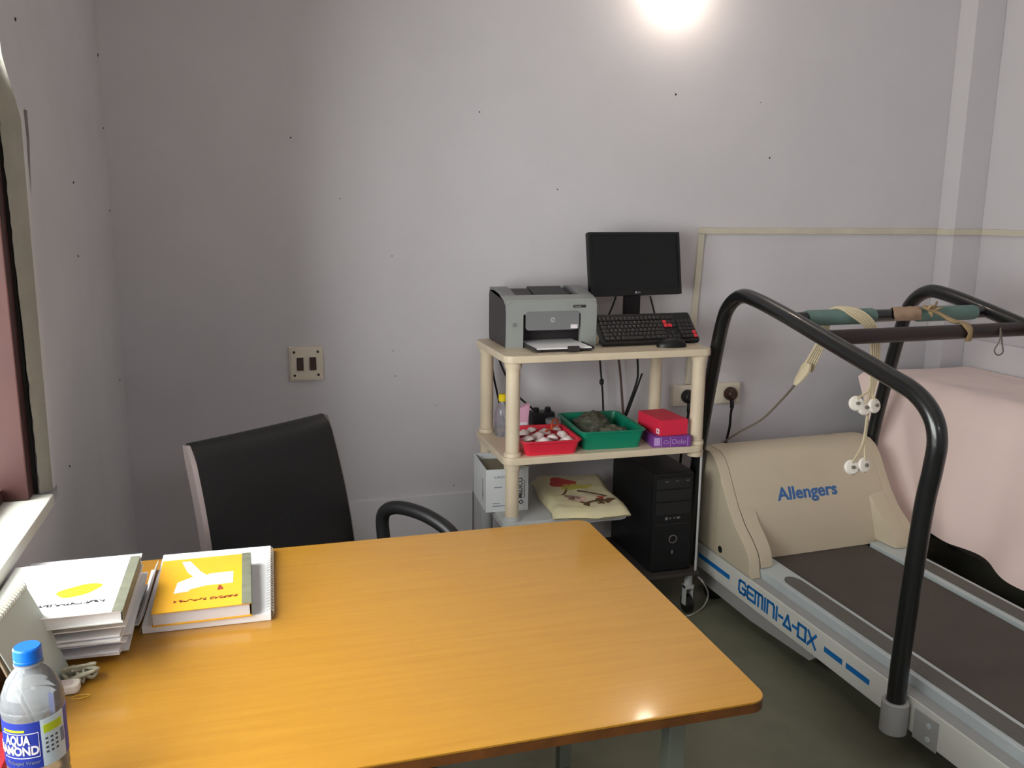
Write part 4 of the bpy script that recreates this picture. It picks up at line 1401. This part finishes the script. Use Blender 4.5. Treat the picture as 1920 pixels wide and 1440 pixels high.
for s in (-1, 1):
    st_ = B()
    n_ = 22
    vs = []
    for j in range(n_ + 1):
        v = j / n_
        z = 0.48 + 0.462 * v
        hwid = 0.219 - 0.012 * v + 0.0008
        y = back_y(z)
        tp = 1 - 0.45 * max(0, (v - 0.92) / 0.08)
        vs += [(s * hwid, y - 0.021 * tp, z), (s * (hwid + 0.009), y - 0.014 * tp, z), (s * (hwid + 0.009), y + 0.014 * tp, z), (s * hwid, y + 0.023 * tp, z)]
    fq = []
    for j in range(n_):
        for k_ in range(3):
            q = (4 * j + k_, 4 * j + k_ + 1, 4 * j + k_ + 5, 4 * j + k_ + 4)
            fq.append(q if s > 0 else q[::-1])
        fq.append((4 * j + 3, 4 * j, 4 * j + 4, 4 * j + 7) if s > 0 else (4 * j + 7, 4 * j + 4, 4 * j, 4 * j + 3))
    fq.append((4 * n_, 4 * n_ + 1, 4 * n_ + 2, 4 * n_ + 3) if s > 0 else (4 * n_ + 3, 4 * n_ + 2, 4 * n_ + 1, 4 * n_))
    fq.append((3, 2, 1, 0) if s > 0 else (0, 1, 2, 3))
    st_.add(vs, fq)
    obj('side_trim', st_, 'chrome_trim', back, ang=20)
obj('seat', B().prism(rrect(-0.235, -0.235, 0.235, 0.20, 0.06, 5), 0.40, 0.475, bev=0.02), 'leather', ch)
obj('seat_pan', B().box((-0.18, -0.18, 0.375), (0.18, 0.17, 0.399), 0.004), 'black_plastic', ch)
for s in (-1, 1):
    ar = [(s * 0.245, 0.10, 0.43), (s * 0.275, 0.10, 0.50), (s * 0.282, 0.125, 0.60), (s * 0.282, 0.125, 0.665), (s * 0.282, 0.085, 0.695), (s * 0.282, 0.02, 0.704),
          (s * 0.282, -0.06, 0.697), (s * 0.282, -0.135, 0.668), (s * 0.28, -0.165, 0.61), (s * 0.275, -0.14, 0.53), (s * 0.245, -0.11, 0.43)]
    obj('armrest', B().tube(cr(ar, 6), [0.019] * 61, 12, flat=1.0), 'black_plastic', ch)
    obj('arm_mount', B().box((s * 0.2425 - 0.0065, -0.125, 0.41), (s * 0.2425 + 0.0065, 0.115, 0.43)), 'black_plastic', ch)
obj('back_bracket', B().box((-0.04, 0.171, 0.38), (0.04, 0.22, 0.47), 0.004), 'black_plastic', ch)
obj('gas_column', B().lathe([(0.028, 0.09), (0.028, 0.24), (0.018, 0.245), (0.018, 0.374)], 16), 'black_plastic', ch)
for k in range(5):
    a = 2 * math.pi * k / 5 + 0.3
    d = Vector((math.cos(a), math.sin(a), 0))
    obj('base_arm', B().tube([d * 0.026 + Vector((0, 0, 0.115)), d * 0.15 + Vector((0, 0, 0.10)), d * 0.27 + Vector((0, 0, 0.078))], [0.024, 0.02, 0.014], 10, flat=0.7), 'black_plastic', ch)
    n_ = Vector((-d.y, d.x, 0)) * 0.02
    obj('caster', B().tube([d * 0.275 + Vector((0, 0, 0.0285)) - n_, d * 0.275 + Vector((0, 0, 0.0285)) + n_], 0.0282, 14), 'black_plastic', ch)

# ================================================================== DESK
dk = thing('office_desk', 'wooden laminate office desk with dark edge and grey metal legs in the foreground', 'desk', (0.165, 1.51, 0))
do = dk.location
DX0, DX1, DY0, DY1, DZ = -0.430, 0.760, 1.09, 1.932, 0.75


def dobj(name, b, m, parent=None):
    o = obj(name, b, m, parent or dk)
    o.data.transform(Matrix.Translation(-do))
    return o


pl = [(x - 0.012 * max(0, (x - DX0) / (DX1 - DX0)) * (DY1 - y) / (DY1 - DY0), y) for x, y in rrect(DX0, DY0, DX1, DY1, 0.03, 5)]


def bowed(b):  # invented bow, shaped to bring the lamp highlight onto the desk
    """front edge bent down about a millimetre, added to catch the lamp highlight"""
    bm = bmesh.new()
    vv = [bm.verts.new(v) for v in b.v]
    for f in b.f:
        bm.faces.new([vv[i] for i in f])
    for k_ in range(9):
        bmesh.ops.bisect_plane(bm, geom=bm.verts[:] + bm.edges[:] + bm.faces[:], plane_co=(0, DY0 + 0.015 * (k_ + 0.6), 0), plane_no=(0, 1, 0))
    for v in bm.verts:
        t_ = max(0.0, (DY0 + 0.14 - v.co.y) / 0.14)
        v.co.z -= 0.0016 * t_ * t_
    return B().bm(bm)


top = dobj('desktop', bowed(B().prism(pl, DZ - 0.004, DZ, bev=0.001)), 'table_laminate')
dobj('edge_band', bowed(B().prism(pl, DZ - 0.019, DZ - 0.0042)), 'table_edge', top)
for lx, ly in ((0.632, 1.185), (0.682, 1.845), (-0.36, 1.185), (-0.36, 1.845)):
    dobj('leg', B().box((lx - 0.015, ly - 0.015, 0.0), (lx + 0.015, ly + 0.015, DZ - 0.0208), 0.002), 'table_metal')
for ly in (1.185,):
    dobj('cross_rail', B().box((-0.3405, ly - 0.012, DZ - 0.07), (0.6155, ly + 0.012, DZ - 0.0208)), 'table_metal')
for lx, lx2 in ((0.632, 0.682), (-0.36, -0.36)):
    dobj('side_rail', B().prism([(lx - 0.012, 1.2005), (lx + 0.012, 1.2005), (lx2 + 0.012, 1.8295), (lx2 - 0.012, 1.8295)], DZ - 0.07, DZ - 0.0208), 'table_metal')
    dobj('foot_rail', B().prism([(lx - 0.010, 1.2005), (lx + 0.010, 1.2005), (lx2 + 0.010, 1.8295), (lx2 - 0.010, 1.8295)], 0.12, 0.145), 'table_metal')

# ------------------------------------------------------------------ loose papers and books
ZT = DZ + 0.0004


def sheet_obj(name, label, cat, cx, cy, rot, wd, dp, z, curl, th, m='white_paper', group=None, seed=0.0):
    def fn(u, v):
        x = (u - .5) * wd
        y = (v - .5) * dp
        c = curl * (max(0, (u - .55) / .45) ** 2) * (0.6 + 0.4 * math.sin(v * 3 + seed)) + curl * 0.5 * max(0, (.35 - v) / .35) ** 2
        return (x, y, th + c + 0.0006 * math.sin(u * 5 + seed) * 0)
    o = obj(name, B().grid(fn, 10, 10, th), m, ang=60)
    o.location = (cx, cy, z)
    o.rotation_euler = (0, 0, rot)
    return tag(o, label, cat, group)


# spiral pad under the yellow book
pad = thing('writing_pad', 'white spiral writing pad under the yellow book at the back of the desk', 'pad', (-0.104, 1.744, ZT), math.radians(-1.0))
obj('pages', B().box((-0.118, -0.172, 0), (0.105, 0.172, 0.014), 0.001), 'white_paper', pad)
for k in range(26):
    yy = -0.158 + k * 0.0126
    obj('spiral_ring', B().tube([(0.103 + 0.0075 * math.cos(a), yy, 0.0085 + 0.0082 * math.sin(a)) for a in [2 * math.pi * q / 12 for q in range(12)]], 0.0008, 5, closed=True), 'cable_white', pad)
obj('curled_page', B().grid(lambda u, v: (-0.118 - 0.004 * u, -0.168 + 0.25 * v, 0.012 - 0.011 * u + 0.0 * v), 6, 6, 0.0008), 'white_paper', pad)

yb_ = thing('yellow_book', 'yellow covered record book with white patches lying on the writing pad', 'book', (-0.120, 1.689, ZT + 0.0148), math.radians(0.5))
obj('pages', B().box((-0.086, -0.120, 0.002), (0.080, 0.122, 0.0235)), 'grey_paper', yb_)
cov = obj('cover', B().box((-0.088, -0.124, 0.024), (0.083, 0.124, 0.026), 0.0008), 'book_yellow', yb_)
obj('back_cover', B().box((-0.088, -0.124, 0.0), (0.083, 0.124, 0.0018)), 'book_yellow', yb_)
obj('spine_tape', B().box((0.0665, -0.1245, 0.0262), (0.0838, 0.1245, 0.0268)).box((0.0832, -0.1245, 0.0002), (0.0842, 0.1245, 0.0262)), 'book_spine', yb_)
pp = B()
pp.prism([(-0.056, -0.046), (-0.03, -0.042), (-0.028, -0.034), (0.0, -0.022), (0.05, -0.022), (0.05, 0.034), (0.008, 0.034), (0.0, 0.028), (-0.012, 0.05), (-0.034, 0.108), (-0.05, 0.108), (-0.036, 0.05), (-0.024, 0.026), (-0.052, 0.004)], 0.0261, 0.0263)
obj('print_shape', pp, 'print_white', cov)
obj('print_shape', B().prism([(0.022, -0.05), (0.034, -0.048), (0.028, -0.028), (0.024, -0.028)], 0.0261, 0.0263), 'print_maroon', cov)


def glyph_row(parent, m, x0, y0, n, pitch, size, z, seed):
    r_ = random.Random(seed)
    b = B()
    for i in range(n):
        pts = [(r_.choice((0, .5, 1)) * size, r_.choice((0, .5, 1)) * size * 1.2) for _ in range(5)]
        pts = [q for j, q in enumerate(pts) if j == 0 or q != pts[j - 1]]
        strokes(b, [pts], size * 0.3, (x0 + i * pitch, y0, z), (1, 0, 0), (0, 1, 0), 0.0003)
    return obj('lettering', b, m, parent)


glyph_row(cov, 'print_maroon', -0.052, -0.088, 13, 0.0086, 0.0068, 0.0262, 4)

# the pile of loose papers under the white book
ORD = ['lowest', 'second', 'third', 'fourth', 'fifth', 'sixth', 'seventh', 'eighth', 'ninth', 'tenth', 'eleventh', 'twelfth', 'thirteenth', 'fourteenth', 'topmost']
rr2 = random.Random(11)
zz = ZT
for i in range(15):
    th = 0.0022 + 0.0016 * rr2.random()
    cu = 0.0
    sheet_obj('loose_papers', ORD[i] + (' from the bottom' if 0 < i < 14 else '') + ' of the thin paper bundles piled under the white book', 'papers',
              -0.342 + rr2.uniform(-.006, .010), 1.632 + rr2.uniform(-.026, .024), math.radians(rr2.uniform(-3, 2)), 0.20 - 0.012 * rr2.random(), 0.265, zz, cu, th,
              'white_paper' if rr2.random() < .7 else 'grey_paper', 'loose papers under the white book', i)
    zz += th + 0.0022
wb = thing('white_book', 'white covered record book with yellow emblem on top of the loose papers', 'book', (-0.343, 1.585, zz + 0.0008), math.radians(0))
obj('pages', B().box((-0.104, -0.116, 0.002), (0.103, 0.118, 0.0185)), 'white_paper', wb)
cv2 = obj('cover', B().box((-0.106, -0.12, 0.019), (0.106, 0.12, 0.021), 0.0008), 'book_white', wb)
obj('back_cover', B().box((-0.106, -0.12, 0.0), (0.106, 0.12, 0.0018)), 'book_white', wb)
obj('spine_tape', B().box((0.090, -0.1205, 0.0212), (0.1068, 0.1205, 0.0218)).box((0.1062, -0.1205, 0.0002), (0.1072, 0.1205, 0.0212)), 'book_spine', wb)
el = [(0.024 + 0.034 * math.cos(a) * (1 + .12 * math.sin(3 * a)), -0.018 + 0.024 * math.sin(a) * (1 + .1 * math.sin(2 * a)) + 0.25 * 0.034 * math.cos(a)) for a in [2 * math.pi * q / 28 for q in range(28)]]
obj('emblem', B().prism(el, 0.0211, 0.0213), 'print_yellow', cv2)
glyph_row(cv2, 'print_dark', -0.030, -0.075, 12, 0.0086, 0.0066, 0.0212, 9)
# loose sheets slipping down between pile and pad
sheet_obj('loose_papers', 'curled white papers leaning between the pile and the writing pad', 'papers', -0.2325, 1.725, math.radians(0), 0.014, 0.29, ZT, 0.03, 0.001, 'white_paper')

# tent calendar
cl_ = thing('tent_calendar', 'spiral-bound tent calendar standing at the left edge of the desk', 'calendar', (-0.392, 1.40, ZT), math.radians(-4))
obj('board', B().prism([(-0.036, 0.0), (-0.033, 0.0), (0.0015, 0.150), (-0.0015, 0.150)], -0.085, 0.085, axis=1), 'calendar_board', cl_)
obj('board', B().prism([(0.052, 0.0), (0.055, 0.0), (0.0045, 0.150), (0.0018, 0.150)], -0.085, 0.085, axis=1), 'calendar_board', cl_)
obj('pages', B().prism([(0.0585, 0.0), (0.0605, 0.0), (0.034, 0.085), (0.0065, 0.152), (0.0049, 0.152), (0.032, 0.084)], -0.083, 0.083, axis=1), 'calendar_page', cl_)
for k in range(18):
    yy = -0.076 + k * 0.009
    obj('spiral_ring', B().tube([(0.002 + 0.0085 * math.cos(a), yy, 0.151 + 0.0085 * math.sin(a)) for a in [2 * math.pi * q / 12 for q in range(12)]], 0.0011, 5, closed=True), 'cable_white', cl_)

# tangled cord with a white plug clip, rubber band, red folder
cp = P(152, 1277, 2, DZ)
tc_ = thing('tangled_cord', 'tangled grey cord with white plastic clip beside the paper pile', 'cord', (cp.x, cp.y, ZT))
tb = B()
r3 = random.Random(5)
for s in range(3):
    pts = [(r3.uniform(-.026, .024), r3.uniform(-.016, .018), r3.uniform(.004, .024)) for _ in range(9)]
    tb.tube(cr(pts, 5, closed=True), 0.0028, 6, closed=True)
obj('cord', tb, 'cord_grey', tc_)
obj('clip', B().prism(rrect(-0.044, -0.042, 0.004, -0.014, 0.009, 4), 0.0, 0.014, bev=0.003), 'clip_white', tc_)
obj('clip_face', B().prism(rrect(-0.030, -0.036, -0.006, -0.020, 0.006, 4), 0.0142, 0.0155), 'pad_white', tc_)
rbp = P(152, 1308, 2, DZ)
tag(centre(obj('rubber_band', B().tube(cr([rbp + Vector((0.010 * math.cos(a) * (1 + .3 * math.sin(2 * a + 1)), 0.006 * math.sin(a), 0.0018 + 0.0006 * math.sin(3 * a))) for a in [2 * math.pi * q / 9 for q in range(9)]], 4, closed=True), 0.0009, 5, closed=True), 'rubber_band')), 'thin yellow rubber band lying on the desk near the bottle', 'rubber band')
fdx = thing('red_folder', 'red box file at the left desk edge behind the water bottle', 'folder', (-0.385, 1.19, ZT))
obj('cover', B().box((-0.04, -0.07, 0), (0.036, 0.07, 0.028), 0.002), 'folder_red', fdx)
obj('pages', B().box((-0.036, -0.0706, 0.004), (0.03, -0.0701, 0.024)), 'white_paper', fdx)

# ------------------------------------------------------------------ water bottle
wb_ = thing('water_bottle', 'clear plastic water bottle with blue cap and blue label on the desk', 'bottle', (-0.292, 1.12, ZT))
prof = [(0.024, 0.0), (0.031, 0.002), (0.034, 0.010)]
z = 0.014
for k in range(2):
    prof += [(0.0350, z), (0.0355, z + 0.007), (0.0340, z + 0.0125), (0.0355, z + 0.018)]
    z += 0.021
prof += [(0.0352, 0.062), (0.0352, 0.1365), (0.0360, 0.1385), (0.0362, 0.143), (0.0350, 0.1455), (0.0356, 0.149), (0.0346, 0.154), (0.0338, 0.1565), (0.0338, 0.160), (0.0322, 0.1635), (0.0270, 0.177), (0.0195, 0.187), (0.0150, 0.191), (0.0135, 0.194), (0.0135, 0.2085)]
body = obj('body', B().lathe(prof, 40), 'clear_pet', wb_)
obj('water', B().lathe([(0.023, 0.002), (0.0325, 0.009), (0.033, 0.05), (0.0338, 0.06), (0.0338, 0.108)], 36), 'water', wb_)
obj('neck_ring', B().lathe([(0.0140, 0.1945), (0.0168, 0.1955), (0.0168, 0.1975), (0.0140, 0.1985)], 28), 'clear_pet', wb_)
capb = B()
cp_ = []
for zz_, rr_ in ((0.1995, .0158), (0.2025, .0163), (0.2035, .0155), (0.2045, .0163), (0.2165, .0160), (0.2185, .0145)):
    cp_.append((rr_, zz_))
capb.lathe(cp_, 36)
obj('cap', capb, 'bottle_blue', wb_)
# wrap-round label: blue panel, pale panel, blue again
R_ = 0.0357


def arc(a0, a1, z0, z1, r):
    return B().grid(lambda u, v: (r * math.cos(math.radians(a0 + (a1 - a0) * u)), r * math.sin(math.radians(a0 + (a1 - a0) * u)), z0 + (z1 - z0) * v), 24, 2, 0.0003)


# angle of the direction towards the camera
ac = math.degrees(math.atan2(-1.12, 0.292))
obj('label_panel', arc(ac - 110, ac + 8, 0.064, 0.126, R_), 'label_blue', wb_)
lpn = obj('label_panel', arc(ac + 8.2, ac + 60, 0.064, 0.126, R_), 'label_pale', wb_)
obj('label_panel', arc(ac + 60.2, ac + 150, 0.064, 0.126, R_), 'label_blue', wb_)
obj('label_band', arc(ac + 13, ac + 52, 0.108, 0.119, R_ + .0005), 'label_green', wb_)


def wrap_text(s, size, a0, z0, m, shear_=0.0, bold=0.0, sx=1.0):
    o = text('lettering', s, size, m, wb_, (0, 0, 0), (1, 0, 0), (0, 1, 0), 0.0002, shear_, bold, sx=sx)
    r = R_ + 0.0005
    for v in o.data.vertices:
        a = math.radians(a0) + v.co.x / r
        rr_ = r + v.co.z
        v.co = (rr_ * math.cos(a), rr_ * math.sin(a), z0 + v.co.y)
    return o


wrap_text('AQUA', 0.017, ac - 62, 0.098, 'print_white', 0.1, 0.0006, 0.64)
wrap_text('DIAMOND', 0.0160, ac - 92, 0.084, 'print_white', 0.0, 0.0005, 0.78)
wrap_text('Packaged Water', 0.0062, ac - 62, 0.071, 'print_blue_grey')
for (a0, a1, z0, z1) in ((-70, 4, 0.1115, 0.1123), (-70, 4, 0.0795, 0.0803), (3, 4, 0.0795, 0.1123)):
    obj('label_line', arc(ac + a0, ac + a1, z0, z1, R_ + .0005), 'print_white', wb_)
obj('label_swoosh', arc(ac - 66, ac - 20, 0.1145, 0.1175, R_ + .0005), 'label_green', wb_)
for r_ in range(4):
    for c_ in range(3):
        obj('print_mark', arc(ac + 15 + c_ * 10, ac + 20 + c_ * 10, 0.099 - r_ * 0.006, 0.1015 - r_ * 0.006, R_ + .0005), 'print_dark', wb_)
obj('barcode', arc(ac + 47, ac + 57, 0.086, 0.104, R_ + .0005), 'print_blue_grey', wb_)

# the label band sits a little higher on the bottle
for o_ in wb_.children:
    if o_.name.split('.')[0] in ('label_panel', 'label_band', 'label_line', 'label_swoosh', 'print_mark', 'barcode', 'lettering'):
        o_.location.z += 0.008
